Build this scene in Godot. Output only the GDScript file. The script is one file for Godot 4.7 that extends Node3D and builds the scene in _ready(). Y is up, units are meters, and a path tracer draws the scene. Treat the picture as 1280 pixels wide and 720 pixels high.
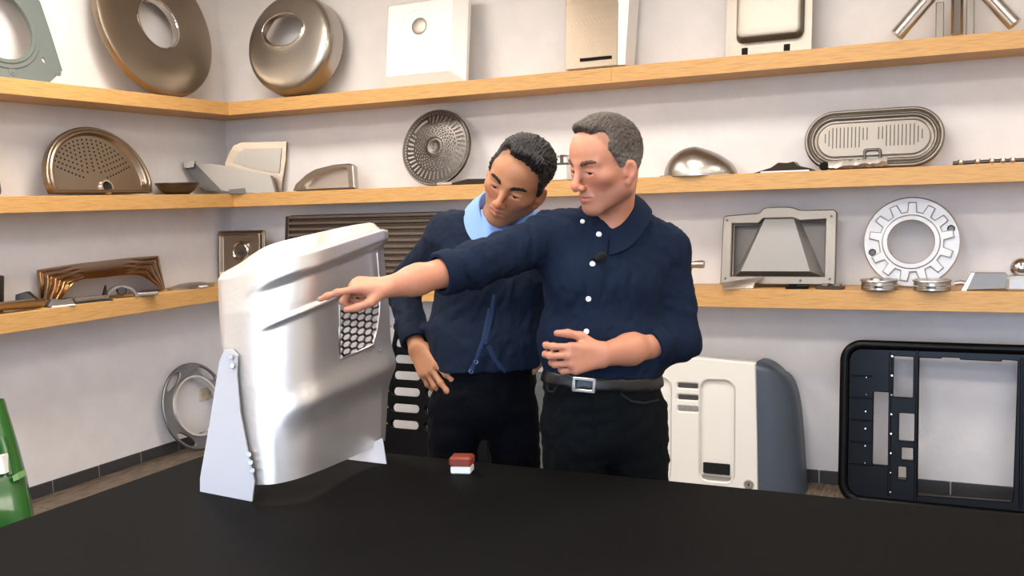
extends Node3D
# ---------------------------------------------------------------- camera of the room (metres, y up; back wall z=0, left wall x=0)
const EYE := Vector3(4.64363506, 1.555, 5.24724881)
const RIGHT := Vector3(0.9042203, -0.03094764, -0.42594353)
const DOWN := Vector3(0.01063789, -0.99542927, 0.09490737)
const FWD := Vector3(-0.42693382, -0.09034831, -0.89975813)
const FOCAL := 1204.0
const TABLE := 0.90
const TOP := 2.245
const MID := 1.655
const LOW := 1.066

func ray(x: float, y: float) -> Vector3:
	return RIGHT * ((x - 640.0) / FOCAL) + DOWN * ((y - 360.0) / FOCAL) + FWD
func at(x: float, y: float, d: float) -> Vector3:
	return EYE + ray(x, y) * d
func bk(x: float, y: float, z: float) -> Vector3:
	var r := ray(x, y)
	return EYE + r * ((z - EYE.z) / r.z)
func lf(x: float, y: float, w: float) -> Vector3:
	var r := ray(x, y)
	return EYE + r * ((w - EYE.x) / r.x)
func onh(x: float, y: float, h: float) -> Vector3:
	var r := ray(x, y)
	return EYE + r * ((h - EYE.y) / r.y)

# ---------------------------------------------------------------- mesh builder
class MB:
	var v := PackedVector3Array()
	var n := PackedVector3Array()
	var c := PackedColorArray()
	var idx := PackedInt32Array()
	var col := Color.WHITE
	var x := Transform3D()
	func vert(p: Vector3, m: Vector3) -> int:
		v.append(x * p); n.append((x.basis * m).normalized()); c.append(col)
		return v.size() - 1
	func face(a: int, b: int, d: int) -> void:
		var m := n[a] + n[b] + n[d]
		if (v[b] - v[a]).cross(v[d] - v[a]).dot(m) > 0.0:
			idx.append(a); idx.append(d); idx.append(b)
		else:
			idx.append(a); idx.append(b); idx.append(d)
	func tri(a: Vector3, b: Vector3, d: Vector3, m: Vector3) -> void:
		face(vert(a, m), vert(b, m), vert(d, m))
	func quad(a: Vector3, b: Vector3, d: Vector3, e: Vector3, m: Vector3) -> void:
		var i := vert(a, m); var j := vert(b, m); var k := vert(d, m); var l := vert(e, m)
		face(i, j, k); face(i, k, l)
	func quad4(p: Array, m: Array) -> void:
		var i := vert(p[0], m[0]); var j := vert(p[1], m[1]); var k := vert(p[2], m[2]); var l := vert(p[3], m[3])
		face(i, j, k); face(i, k, l)
	func box(ctr: Vector3, size: Vector3, ch := 0.003) -> void:
		var h := size * 0.5
		ch = minf(ch, minf(h.x, minf(h.y, h.z)) * 0.6)
		var ax := [Vector3.RIGHT, Vector3.UP, Vector3.BACK]
		for i in 3:
			for s in [-1.0, 1.0]:
				var m: Vector3 = ax[i] * s
				var u: Vector3 = ax[(i + 1) % 3]; var w: Vector3 = ax[(i + 2) % 3]
				var hu := h[(i + 1) % 3] - ch; var hw := h[(i + 2) % 3] - ch
				var o: Vector3 = ctr + m * h[i]
				quad(o + u * hu + w * hw, o - u * hu + w * hw, o - u * hu - w * hw, o + u * hu - w * hw, m)
				for t in [-1.0, 1.0]:   # edge between this face and the +-u face
					var m2: Vector3 = (m + u * t).normalized()
					var o2: Vector3 = ctr + u * t * h[(i + 1) % 3]
					var e1: Vector3 = o + u * t * hu; var e2: Vector3 = o2 + m * (h[i] - ch)
					quad(e1 + w * hw, e1 - w * hw, e2 - w * hw, e2 + w * hw, m2)
		for a in [-1.0, 1.0]:
			for b in [-1.0, 1.0]:
				for d in [-1.0, 1.0]:
					var s3 := Vector3(a, b, d)
					var q := h - Vector3(ch, ch, ch)
					tri(ctr + s3 * Vector3(h.x, q.y, q.z), ctr + s3 * Vector3(q.x, h.y, q.z), ctr + s3 * Vector3(q.x, q.y, h.z), s3)
	# rows of points -> smooth surface; s flips the side the normals point to
	func grid(rows: Array, closed := false, s := 1.0) -> void:
		var nr := rows.size(); var nc: int = rows[0].size()
		var base := v.size()
		var nn := PackedVector3Array(); nn.resize(nr * nc)
		for i in nr:
			var r: PackedVector3Array = rows[i]
			var up: PackedVector3Array = rows[mini(i + 1, nr - 1)]
			var dn: PackedVector3Array = rows[maxi(i - 1, 0)]
			for j in nc:
				var jn := (j + 1) % nc if closed else mini(j + 1, nc - 1)
				var jp := (j + nc - 1) % nc if closed else maxi(j - 1, 0)
				var t1 := r[jn] - r[jp]
				if t1.length_squared() < 1e-14:
					t1 = (up if i == 0 else dn)[jn] - (up if i == 0 else dn)[jp]
				var m := (up[j] - dn[j]).cross(t1) * s
				nn[i * nc + j] = m.normalized() if m.length_squared() > 1e-20 else Vector3.UP
		for i in nr:
			for j in nc:
				vert(rows[i][j], nn[i * nc + j])
		for i in nr - 1:
			for j in (nc if closed else nc - 1):
				var a := base + i * nc + j; var b := base + i * nc + (j + 1) % nc
				var d := a + nc; var e := b + nc
				face(a, b, e); face(a, e, d)
	# a sheet with thickness; cells where keep(i, j) is false are cut away
	func sheet(rows: Array, th: float, s := 1.0, closed := false, keep = null) -> void:
		var nr := rows.size(); var nc: int = rows[0].size()
		var nn := []
		for i in nr:
			var r: PackedVector3Array = rows[i]
			var up: PackedVector3Array = rows[mini(i + 1, nr - 1)]
			var dn: PackedVector3Array = rows[maxi(i - 1, 0)]
			var line := PackedVector3Array(); line.resize(nc)
			for j in nc:
				var jn := (j + 1) % nc if closed else mini(j + 1, nc - 1)
				var jp := (j + nc - 1) % nc if closed else maxi(j - 1, 0)
				var t1 := r[jn] - r[jp]
				if t1.length_squared() < 1e-14:
					t1 = (up if i == 0 else dn)[jn] - (up if i == 0 else dn)[jp]
				var m := (up[j] - dn[j]).cross(t1) * s
				line[j] = m.normalized() if m.length_squared() > 1e-20 else Vector3.BACK
			nn.append(line)
		var f := v.size()
		for i in nr:
			for j in nc:
				vert(rows[i][j], nn[i][j])
		var g := v.size()
		for i in nr:
			for j in nc:
				vert(rows[i][j] - nn[i][j] * th, -nn[i][j])
		var ncell := nc if closed else nc - 1
		var k := PackedByteArray(); k.resize((nr - 1) * ncell)
		for i in nr - 1:
			for j in ncell:
				k[i * ncell + j] = 1 if keep == null or keep.call(i, j) else 0
		for i in nr - 1:
			for j in ncell:
				if k[i * ncell + j] == 0:
					continue
				var j2 := (j + 1) % nc
				var a := i * nc + j; var b := i * nc + j2; var d := a + nc; var e := b + nc
				face(f + a, f + b, f + e); face(f + a, f + e, f + d)
				face(g + a, g + b, g + e); face(g + a, g + e, g + d)
				var mid: Vector3 = (rows[i][j] + rows[i + 1][j2]) * 0.5
				for q in 4:
					var ni: int = i + [-1, 1, 0, 0][q]; var nj: int = j + [0, 0, -1, 1][q]
					if closed: nj = (nj + ncell) % ncell
					if ni >= 0 and ni < nr - 1 and nj >= 0 and nj < ncell and k[ni * ncell + nj] == 1:
						continue
					var p0 := Vector3(); var p1 := Vector3(); var m0 := Vector3(); var m1 := Vector3()
					match q:
						0: p0 = rows[i][j]; p1 = rows[i][j2]; m0 = nn[i][j]; m1 = nn[i][j2]
						1: p0 = rows[i + 1][j]; p1 = rows[i + 1][j2]; m0 = nn[i + 1][j]; m1 = nn[i + 1][j2]
						2: p0 = rows[i][j]; p1 = rows[i + 1][j]; m0 = nn[i][j]; m1 = nn[i + 1][j]
						3: p0 = rows[i][j2]; p1 = rows[i + 1][j2]; m0 = nn[i][j2]; m1 = nn[i + 1][j2]
					if (p1 - p0).length_squared() < 1e-12:
						continue
					var o := (p1 - p0).cross(m0 + m1).normalized()
					if o.dot((p0 + p1) * 0.5 - mid) < 0.0: o = -o
					quad(p0, p1, p1 - m1 * th, p0 - m0 * th, o)
	# profile of (radius, height) turned about y; corners sharper than 40 degrees stay sharp
	func lathe(prof: Array, seg := 48, sx := 1.0, sz := 1.0) -> void:
		var np := prof.size()
		var area := 0.0
		for i in np: area += prof[i].cross(prof[(i + 1) % np])
		if area < 0.0:
			prof = prof.duplicate(); prof.reverse()
		var sn := []
		for i in np - 1:
			var t: Vector2 = prof[i + 1] - prof[i]
			sn.append(Vector2(t.y, -t.x).normalized())
		for i in np - 1:
			var a: Vector2 = prof[i]; var b: Vector2 = prof[i + 1]
			if a.distance_squared_to(b) < 1e-14: continue
			var na: Vector2 = sn[i]; var nb: Vector2 = sn[i]
			if i > 0 and sn[i].dot(sn[i - 1]) > 0.76: na = (sn[i] + sn[i - 1]).normalized()
			if i < np - 2 and sn[i].dot(sn[i + 1]) > 0.76: nb = (sn[i] + sn[i + 1]).normalized()
			var base := v.size()
			for j in seg + 1:
				var p := TAU * j / seg
				var cs := cos(p); var ss := sin(p)
				vert(Vector3(a.x * cs * sx, a.y, a.x * ss * sz), Vector3(na.x * cs / sx, na.y, na.x * ss / sz))
				vert(Vector3(b.x * cs * sx, b.y, b.x * ss * sz), Vector3(nb.x * cs / sx, nb.y, nb.x * ss / sz))
			for j in seg:
				var q := base + j * 2
				face(q, q + 1, q + 3); face(q, q + 3, q + 2)
	func tube(path: Array, rad: Array, seg := 14, caps := true) -> void:
		var rows := []
		var side := Vector3()
		for i in path.size():
			var p: Vector3 = path[i]
			var t: Vector3 = (path[mini(i + 1, path.size() - 1)] - path[maxi(i - 1, 0)]).normalized()
			if i == 0: side = t.cross(Vector3.UP if absf(t.y) < 0.9 else Vector3.RIGHT).normalized()
			side = (side - t * side.dot(t)).normalized()
			var o := t.cross(side)
			var r: float = rad[mini(i, rad.size() - 1)]
			var line := PackedVector3Array()
			for j in seg:
				var a := TAU * j / seg
				line.append(p + (side * cos(a) + o * sin(a)) * r)
			rows.append(line)
		grid(rows, true, -1.0)
		if caps:
			for e in 2:
				var line: PackedVector3Array = rows[0] if e == 0 else rows[-1]
				var p: Vector3 = path[0] if e == 0 else path[-1]
				var m: Vector3 = (path[0] - path[1]).normalized() if e == 0 else (path[-1] - path[-2]).normalized()
				for j in seg:
					tri(p, line[j], line[(j + 1) % seg], m)
	static func inset(r: PackedVector2Array, d: float) -> PackedVector2Array:   # r counter-clockwise; d > 0 shrinks
		var o := PackedVector2Array()
		var k := r.size()
		for i in k:
			var e1 := (r[i] - r[(i + k - 1) % k]).normalized(); var e2 := (r[(i + 1) % k] - r[i]).normalized()
			var n1 := Vector2(-e1.y, e1.x); var n2 := Vector2(-e2.y, e2.x)
			o.append(r[i] + (n1 + n2) / maxf(1.0 + n1.dot(n2), 0.4) * d)
		return o
	static func ccw(r: PackedVector2Array) -> PackedVector2Array:
		var a := 0.0
		for i in r.size(): a += r[i].cross(r[(i + 1) % r.size()])
		if a < 0.0:
			r = r.duplicate(); r.reverse()
		return r
	static func fill(outline: PackedVector2Array, holes: Array) -> Array:   # list of simple polygons
		var xs := []
		for h in holes:
			var lo := INF; var hi := -INF
			for p in h:
				lo = minf(lo, p.x); hi = maxf(hi, p.x)
			xs.append((lo + hi) * 0.5)
		xs.sort()
		var cuts := [-1e3]
		for q in xs:
			if q - cuts[-1] > 1e-4: cuts.append(q)
		cuts.append(1e3)
		var out := []
		for i in cuts.size() - 1:
			var band := PackedVector2Array([Vector2(cuts[i], -1e3), Vector2(cuts[i + 1], -1e3), Vector2(cuts[i + 1], 1e3), Vector2(cuts[i], 1e3)])
			var polys: Array = []
			polys.append_array(Geometry2D.intersect_polygons(outline, band))
			for h in holes:
				var nx := []
				for q in polys: nx.append_array(Geometry2D.clip_polygons(q, h))
				polys = nx
			out.append_array(polys)
		return out
	func ring_wall(r: PackedVector2Array, z0: float, z1: float, s: float, r2 := PackedVector2Array()) -> void:
		var k := r.size()
		var en := []
		for i in k:
			var e := (r[(i + 1) % k] - r[i]).normalized()
			en.append(Vector2(e.y, -e.x) * s)
		var top := r if r2.is_empty() else r2
		var tilt := 0.0 if r2.is_empty() else signf(z1 - z0)
		for i in k:
			var j := (i + 1) % k
			var na: Vector2 = en[i]; var nb: Vector2 = en[i]
			if en[i].dot(en[(i + k - 1) % k]) > 0.76: na = (en[i] + en[(i + k - 1) % k]).normalized()
			if en[i].dot(en[j]) > 0.76: nb = (en[i] + en[j]).normalized()
			quad4([Vector3(r[i].x, r[i].y, z0), Vector3(r[j].x, r[j].y, z0), Vector3(top[j].x, top[j].y, z1), Vector3(top[i].x, top[i].y, z1)],
				[Vector3(na.x, na.y, tilt), Vector3(nb.x, nb.y, tilt), Vector3(nb.x, nb.y, tilt), Vector3(na.x, na.y, tilt)])
	# flat plate in the xy plane from z0 to z1, with holes and chamfered edges
	func plate(outline: PackedVector2Array, holes: Array, z0: float, z1: float, ch := 0.0015) -> void:
		var o := ccw(outline)
		var hs := []; var hin := []
		for h in holes:
			var q := ccw(h)
			hs.append(q); hin.append(inset(q, -ch))
		var oi := inset(o, ch)
		for poly in fill(oi, hin):
			var t := Geometry2D.triangulate_polygon(poly)
			for i in range(0, t.size(), 3):
				var a: Vector2 = poly[t[i]]; var b: Vector2 = poly[t[i + 1]]; var d: Vector2 = poly[t[i + 2]]
				tri(Vector3(a.x, a.y, z1), Vector3(b.x, b.y, z1), Vector3(d.x, d.y, z1), Vector3.BACK)
				tri(Vector3(a.x, a.y, z0), Vector3(b.x, b.y, z0), Vector3(d.x, d.y, z0), Vector3.FORWARD)
		ring_wall(o, z0 + ch, z1 - ch, 1.0)
		ring_wall(o, z1 - ch, z1, 1.0, oi); ring_wall(o, z0 + ch, z0, 1.0, oi)
		for i in hs.size():
			ring_wall(hs[i], z0 + ch, z1 - ch, -1.0)
			ring_wall(hs[i], z1 - ch, z1, -1.0, hin[i]); ring_wall(hs[i], z0 + ch, z0, -1.0, hin[i])
	# pressed pan: outline scaled by s about a centre, at height z, for each (s, z) of the profile from the middle outwards
	func pan(outline: PackedVector2Array, ctr: Vector2, prof: Array, th := 0.002, inner := PackedVector2Array()) -> void:
		var rows := []
		var o := ccw(outline)
		for q in prof:
			var line := PackedVector3Array()
			for i in o.size():
				var p: Vector2 = ctr + (o[i] - ctr) * q.x
				if inner.size() == o.size(): p = inner[i].lerp(o[i], q.x)
				line.append(Vector3(p.x, p.y, q.y))
			rows.append(line)
		sheet(rows, th, 1.0, true)
	func solid(front: PackedVector3Array, away: Vector3, taper := 1.0) -> void:   # a prism from a flat outline in space
		var k := front.size()
		var mid := Vector3()
		for p in front: mid += p / k
		var back := PackedVector3Array()
		for p in front: back.append(mid + (p - mid) * taper + away)
		var m := Vector3()
		for i in k: m += (front[i] - mid).cross(front[(i + 1) % k] - mid)
		m = m.normalized()
		if m.dot(away) > 0.0: m = -m
		var ex := (front[0] - mid).normalized(); var ey := m.cross(ex)
		var flat := PackedVector2Array()
		for p in front: flat.append(Vector2((p - mid).dot(ex), (p - mid).dot(ey)))
		var t := Geometry2D.triangulate_polygon(flat)
		for i in range(0, t.size(), 3):
			tri(front[t[i]], front[t[i + 1]], front[t[i + 2]], m)
			tri(back[t[i]], back[t[i + 1]], back[t[i + 2]], -m)
		for i in k:
			var j := (i + 1) % k
			var w := (front[j] - front[i]).cross(away).normalized()
			# outward: away from the middle of the outline, judged by a small step
			var tst := (front[i] + front[j]) * 0.5 + w * 0.0005
			if Geometry2D.is_point_in_polygon(Vector2((tst - mid).dot(ex), (tst - mid).dot(ey)), flat): w = -w
			quad(front[i], front[j], back[j], back[i], w)
	func done() -> ArrayMesh:
		var m := ArrayMesh.new()
		var a := []; a.resize(Mesh.ARRAY_MAX)
		a[Mesh.ARRAY_VERTEX] = v; a[Mesh.ARRAY_NORMAL] = n; a[Mesh.ARRAY_COLOR] = c; a[Mesh.ARRAY_INDEX] = idx
		m.add_surface_from_arrays(Mesh.PRIMITIVE_TRIANGLES, a)
		return m

static func rrect(w: float, h: float, r: float, ctr := Vector2(), seg := 6) -> PackedVector2Array:
	var o := PackedVector2Array()
	r = minf(r, minf(w, h) * 0.499)
	for k in 4:
		var cc := ctr + Vector2((w * 0.5 - r) * [1, -1, -1, 1][k], (h * 0.5 - r) * [1, 1, -1, -1][k])
		for i in seg + 1:
			var a := PI * 0.5 * (k + float(i) / seg)
			o.append(cc + Vector2(cos(a), sin(a)) * r)
	return o
static func oval(rx: float, ry: float, ctr := Vector2(), seg := 32) -> PackedVector2Array:
	var o := PackedVector2Array()
	for i in seg: o.append(ctr + Vector2(cos(TAU * i / seg) * rx, sin(TAU * i / seg) * ry))
	return o
static func V2(a: Array) -> PackedVector2Array:
	var o := PackedVector2Array()
	for i in range(0, a.size(), 2): o.append(Vector2(a[i], a[i + 1]))
	return o

# ---------------------------------------------------------------- naming
var taken := {}
func numbered(called: String) -> String:
	var k: int = taken.get(called, 0)
	taken[called] = k + 1
	return called if k == 0 else "%s_%03d" % [called, k]
func thing(called: String, label: String, category: String, xf := Transform3D(), group := "") -> Node3D:
	var o := Node3D.new()
	o.name = numbered(called)
	add_child(o)
	o.transform = xf
	o.set_meta("label", label); o.set_meta("category", category)
	if group: o.set_meta("group", group)
	return o
func part(called: String, mb, m: Material, parent: Node3D, label := "") -> MeshInstance3D:
	var o := MeshInstance3D.new()
	o.name = called
	o.mesh = mb if mb is Mesh else mb.done()
	o.material_override = m
	parent.add_child(o, true)
	if label: o.set_meta("label", label)
	return o
func struct(called: String, mb, m: Material, label: String) -> MeshInstance3D:
	var o := part(called, mb, m, self)
	o.set_meta("kind", "structure"); o.set_meta("label", label); o.set_meta("category", called.split("_")[0])
	return o
# standing on the back shelf or the left one: x along the shelf, y up the thing, z out of it; lean in degrees
func back_frame(cx: float, y: float, z: float, lean := 0.0, turn := 0.0) -> Transform3D:
	return Transform3D(Basis.from_euler(Vector3(-deg_to_rad(lean), deg_to_rad(turn), 0)), Vector3(cx, y, z))
func left_frame(cz: float, y: float, x: float, lean := 0.0, turn := 0.0) -> Transform3D:
	return Transform3D(Basis(Vector3.UP, deg_to_rad(90 + turn)) * Basis(Vector3.RIGHT, -deg_to_rad(lean)), Vector3(x, y, cz))

# ---------------------------------------------------------------- materials
var M := {}
func mat(col: Color, rough := 0.6, metal := 0.0) -> StandardMaterial3D:
	var m := StandardMaterial3D.new()
	m.albedo_color = col; m.roughness = rough; m.metallic = metal
	return m
func noise_image(size: int, freq: float, sd: int, oct := 4) -> Image:
	var f := FastNoiseLite.new()
	f.noise_type = FastNoiseLite.TYPE_SIMPLEX_SMOOTH
	f.seed = sd; f.frequency = freq; f.fractal_octaves = oct
	return f.get_seamless_image(size, size)
func ramp_tex(img: Image, cols: Array, lo := 0.0, hi := 1.0) -> ImageTexture:
	var w := img.get_width(); var h := img.get_height()
	var d := img.get_data()
	var out := PackedByteArray(); out.resize(w * h * 3)
	var lut := []
	for i in 256:
		var t := clampf((i / 255.0 - lo) / (hi - lo), 0, 1) * (cols.size() - 1)
		var k := mini(int(t), cols.size() - 2)
		lut.append(cols[k].lerp(cols[k + 1], t - k))
	for i in w * h:
		var q: Color = lut[d[i]]
		out[i * 3] = q.r8; out[i * 3 + 1] = q.g8; out[i * 3 + 2] = q.b8
	return ImageTexture.create_from_image(Image.create_from_data(w, h, false, Image.FORMAT_RGB8, out))
func normal_tex(img: Image, k: float) -> ImageTexture:
	var q := img.duplicate()
	q.convert(Image.FORMAT_RGBA8)
	q.bump_map_to_normal_map(k)
	return ImageTexture.create_from_image(q)
func tri(m: StandardMaterial3D, sc: Vector3, world := false) -> StandardMaterial3D:
	m.uv1_triplanar = true; m.uv1_world_triplanar = world; m.uv1_scale = sc
	return m
func steel(col: Color, rough: float, brushed := Vector3(40, 2, 2), depth := 0.25) -> StandardMaterial3D:
	var m := mat(col, rough, 1.0)
	m.normal_enabled = true; m.normal_texture = M.fine_n; m.normal_scale = depth
	return tri(m, brushed)
func make_materials() -> void:
	var g := noise_image(512, 0.02, 3, 5)
	var g2 := noise_image(256, 0.05, 8, 3)
	M.fine_n = normal_tex(g2, 3.0)
	var wl := mat(Color(0.875, 0.862, 0.855), 0.85)
	wl.albedo_texture = ramp_tex(noise_image(256, 0.02, 21, 5), [Color(0.965, 0.965, 0.965), Color(1, 1, 1)])
	wl.normal_enabled = true; wl.normal_texture = M.fine_n; wl.normal_scale = 0.08
	M.wall = tri(wl, Vector3(0.9, 0.9, 0.9), true)
	M.ceiling = mat(Color(0.88, 0.87, 0.85), 0.9)
	var wt := ramp_tex(g, [Color(0.70, 0.52, 0.29), Color(0.765, 0.585, 0.35), Color(0.80, 0.625, 0.39), Color(0.74, 0.555, 0.32)], 0.15, 0.85)
	var oak := mat(Color.WHITE, 0.5)
	oak.albedo_texture = wt
	oak.normal_enabled = true; oak.normal_texture = normal_tex(g, 2.0); oak.normal_scale = 0.12
	M.oak = tri(oak, Vector3(0.5, 14, 14))
	M.tiles = []
	var ft := ramp_tex(g, [Color(0.30, 0.25, 0.21), Color(0.42, 0.36, 0.30), Color(0.50, 0.44, 0.37)], 0.2, 0.8)
	for k in 4:
		var f := mat(Color(1, 1, 1) * (0.80 + 0.09 * k) , 0.55)
		f.albedo_color.a = 1.0
		f.albedo_texture = ft
		f.uv1_offset = Vector3(k * 0.23, k * 0.41, k * 0.17)
		M.tiles.append(tri(f, Vector3(4, 4, 0.6)))
	M.grout = mat(Color(0.60, 0.58, 0.55), 0.9)
	var bb := mat(Color(0.22, 0.22, 0.225), 0.55)
	bb.albedo_texture = ramp_tex(g2, [Color(0.85, 0.85, 0.85), Color(1, 1, 1)])
	M.base = tri(bb, Vector3(3, 3, 3))
	var tb := mat(Color(0.045, 0.045, 0.046), 0.65)
	tb.metallic_specular = 0.15
	tb.albedo_texture = ramp_tex(g2, [Color(0.8, 0.8, 0.8), Color(1, 1, 1)])
	M.table = tri(tb, Vector3(6, 6, 6))
	M.black = mat(Color(0.014, 0.014, 0.015), 0.5)
	M.black.metallic_specular = 0.25
	M.steel = steel(Color(0.70, 0.68, 0.65), 0.30)
	M.satin = steel(Color(0.74, 0.72, 0.70), 0.38, Vector3(3, 30, 3), 0.2)
	M.brown = steel(Color(0.60, 0.545, 0.48), 0.33)
	M.dark_steel = steel(Color(0.36, 0.345, 0.33), 0.38)
	M.chrome = mat(Color(0.82, 0.80, 0.78), 0.10, 1.0)
	M.bright = steel(Color(0.90, 0.89, 0.88), 0.34, Vector3(5, 5, 5), 0.15)
	M.panel = steel(Color(0.82, 0.80, 0.775), 0.38, Vector3(4, 4, 4), 0.10)
	M.panel.metallic = 0.72
	M.rib = steel(Color(0.52, 0.47, 0.42), 0.5, Vector3(3, 20, 3), 0.2)
	M.rib.metallic = 0.7
	M.dull = steel(Color(0.56, 0.535, 0.50), 0.42, Vector3(3, 20, 3), 0.2)
	M.cast = steel(Color(0.80, 0.80, 0.80), 0.55, Vector3(20, 20, 20), 0.8)
	M.hole = mat(Color(0.03, 0.028, 0.026), 0.9)
	M.stand = mat(Color(0.76, 0.755, 0.76), 0.45)
	M.chute = steel(Color(0.60, 0.59, 0.575), 0.55, Vector3(20, 20, 20), 0.5)
	M.chute.metallic = 0.8
	M.white = mat(Color(0.90, 0.89, 0.87), 0.4)
	M.white_gloss = mat(Color(0.86, 0.85, 0.82), 0.3)

func _ready() -> void:
	# camera
	var cam := Camera3D.new()
	cam.name = "camera"
	cam.fov = rad_to_deg(2.0 * atan(360.0 / FOCAL))
	cam.near = 0.05; cam.far = 100.0
	add_child(cam)
	cam.transform = Transform3D(Basis(RIGHT, -DOWN, -FWD), EYE)
	# sky and exposure
	var we := WorldEnvironment.new()
	we.name = "environment"
	var env := Environment.new()
	var sky := Sky.new()
	var sm := ProceduralSkyMaterial.new()
	sm.sky_top_color = Color(0.55, 0.68, 0.88); sm.sky_horizon_color = Color(0.80, 0.87, 0.96)
	sm.ground_bottom_color = Color(0.42, 0.41, 0.39); sm.ground_horizon_color = Color(0.62, 0.62, 0.60)
	sky.sky_material = sm
	env.background_mode = Environment.BG_SKY
	env.sky = sky
	env.background_energy_multiplier = 13.0
	env.tonemap_mode = Environment.TONE_MAPPER_LINEAR
	env.tonemap_exposure = 1.0
	env.sdfgi_enabled = true; env.ssao_enabled = true; env.ssil_enabled = true
	we.environment = env
	add_child(we)
	make_materials()
	ceiling_lights(2.3)
	room()
	shelves()
	table()
	top_shelf()
	middle_shelf()
	low_shelf()
	floor_things()
	stamped_panel()
	people()

# ---------------------------------------------------------------- the room
const RX := 7.2
const RZ := 7.4
const RH := 3.3
func ceiling_lights(energy: float) -> void:
	var gl := mat(Color(1, 1, 1), 0.6)
	gl.emission_enabled = true; gl.emission = Color(1.0, 0.95, 0.88); gl.emission_energy_multiplier = 1.6
	var fr := mat(Color(0.85, 0.85, 0.85), 0.5)
	var rows := ["over the back shelves", "over the black table", "behind the viewpoint"]
	var cols := ["nearest the left wall", "in the middle of the ceiling", "nearest the right wall"]
	for i in 3:
		for j in 3:
			var p := Vector3([1.2, 3.5, 5.8][j], RH, [1.7, 3.7, 6.0][i])
			var t := thing("ceiling_light", "flat white ceiling light panel %s, %s" % [rows[i], cols[j]], "ceiling light", Transform3D(Basis(), p), "ceiling light panels")
			var a := MB.new()
			for s in [-1.0, 1.0]:
				a.box(Vector3(s * 0.61, -0.012, 0), Vector3(0.03, 0.024, 0.65)); a.box(Vector3(0, -0.012, s * 0.31), Vector3(1.19, 0.024, 0.03))
			part("frame", a, fr, t)
			var b := MB.new()
			b.box(Vector3(0, -0.008, 0), Vector3(1.19, 0.012, 0.59))
			part("diffuser", b, gl, t)
			var l := AreaLight3D.new()
			l.name = "panel_light"
			l.area_size = Vector2(1.17, 0.57)
			l.light_color = Color(1.0, 0.965, 0.925)
			l.light_energy = energy * [1.6, 1.9, 1.3][i] * [1.45, 1.0, 0.8][j]
			l.shadow_enabled = true
			l.area_range = 14.0
			t.add_child(l)
			l.position = Vector3(0, -0.03, 0); l.rotation.x = -PI / 2

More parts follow.
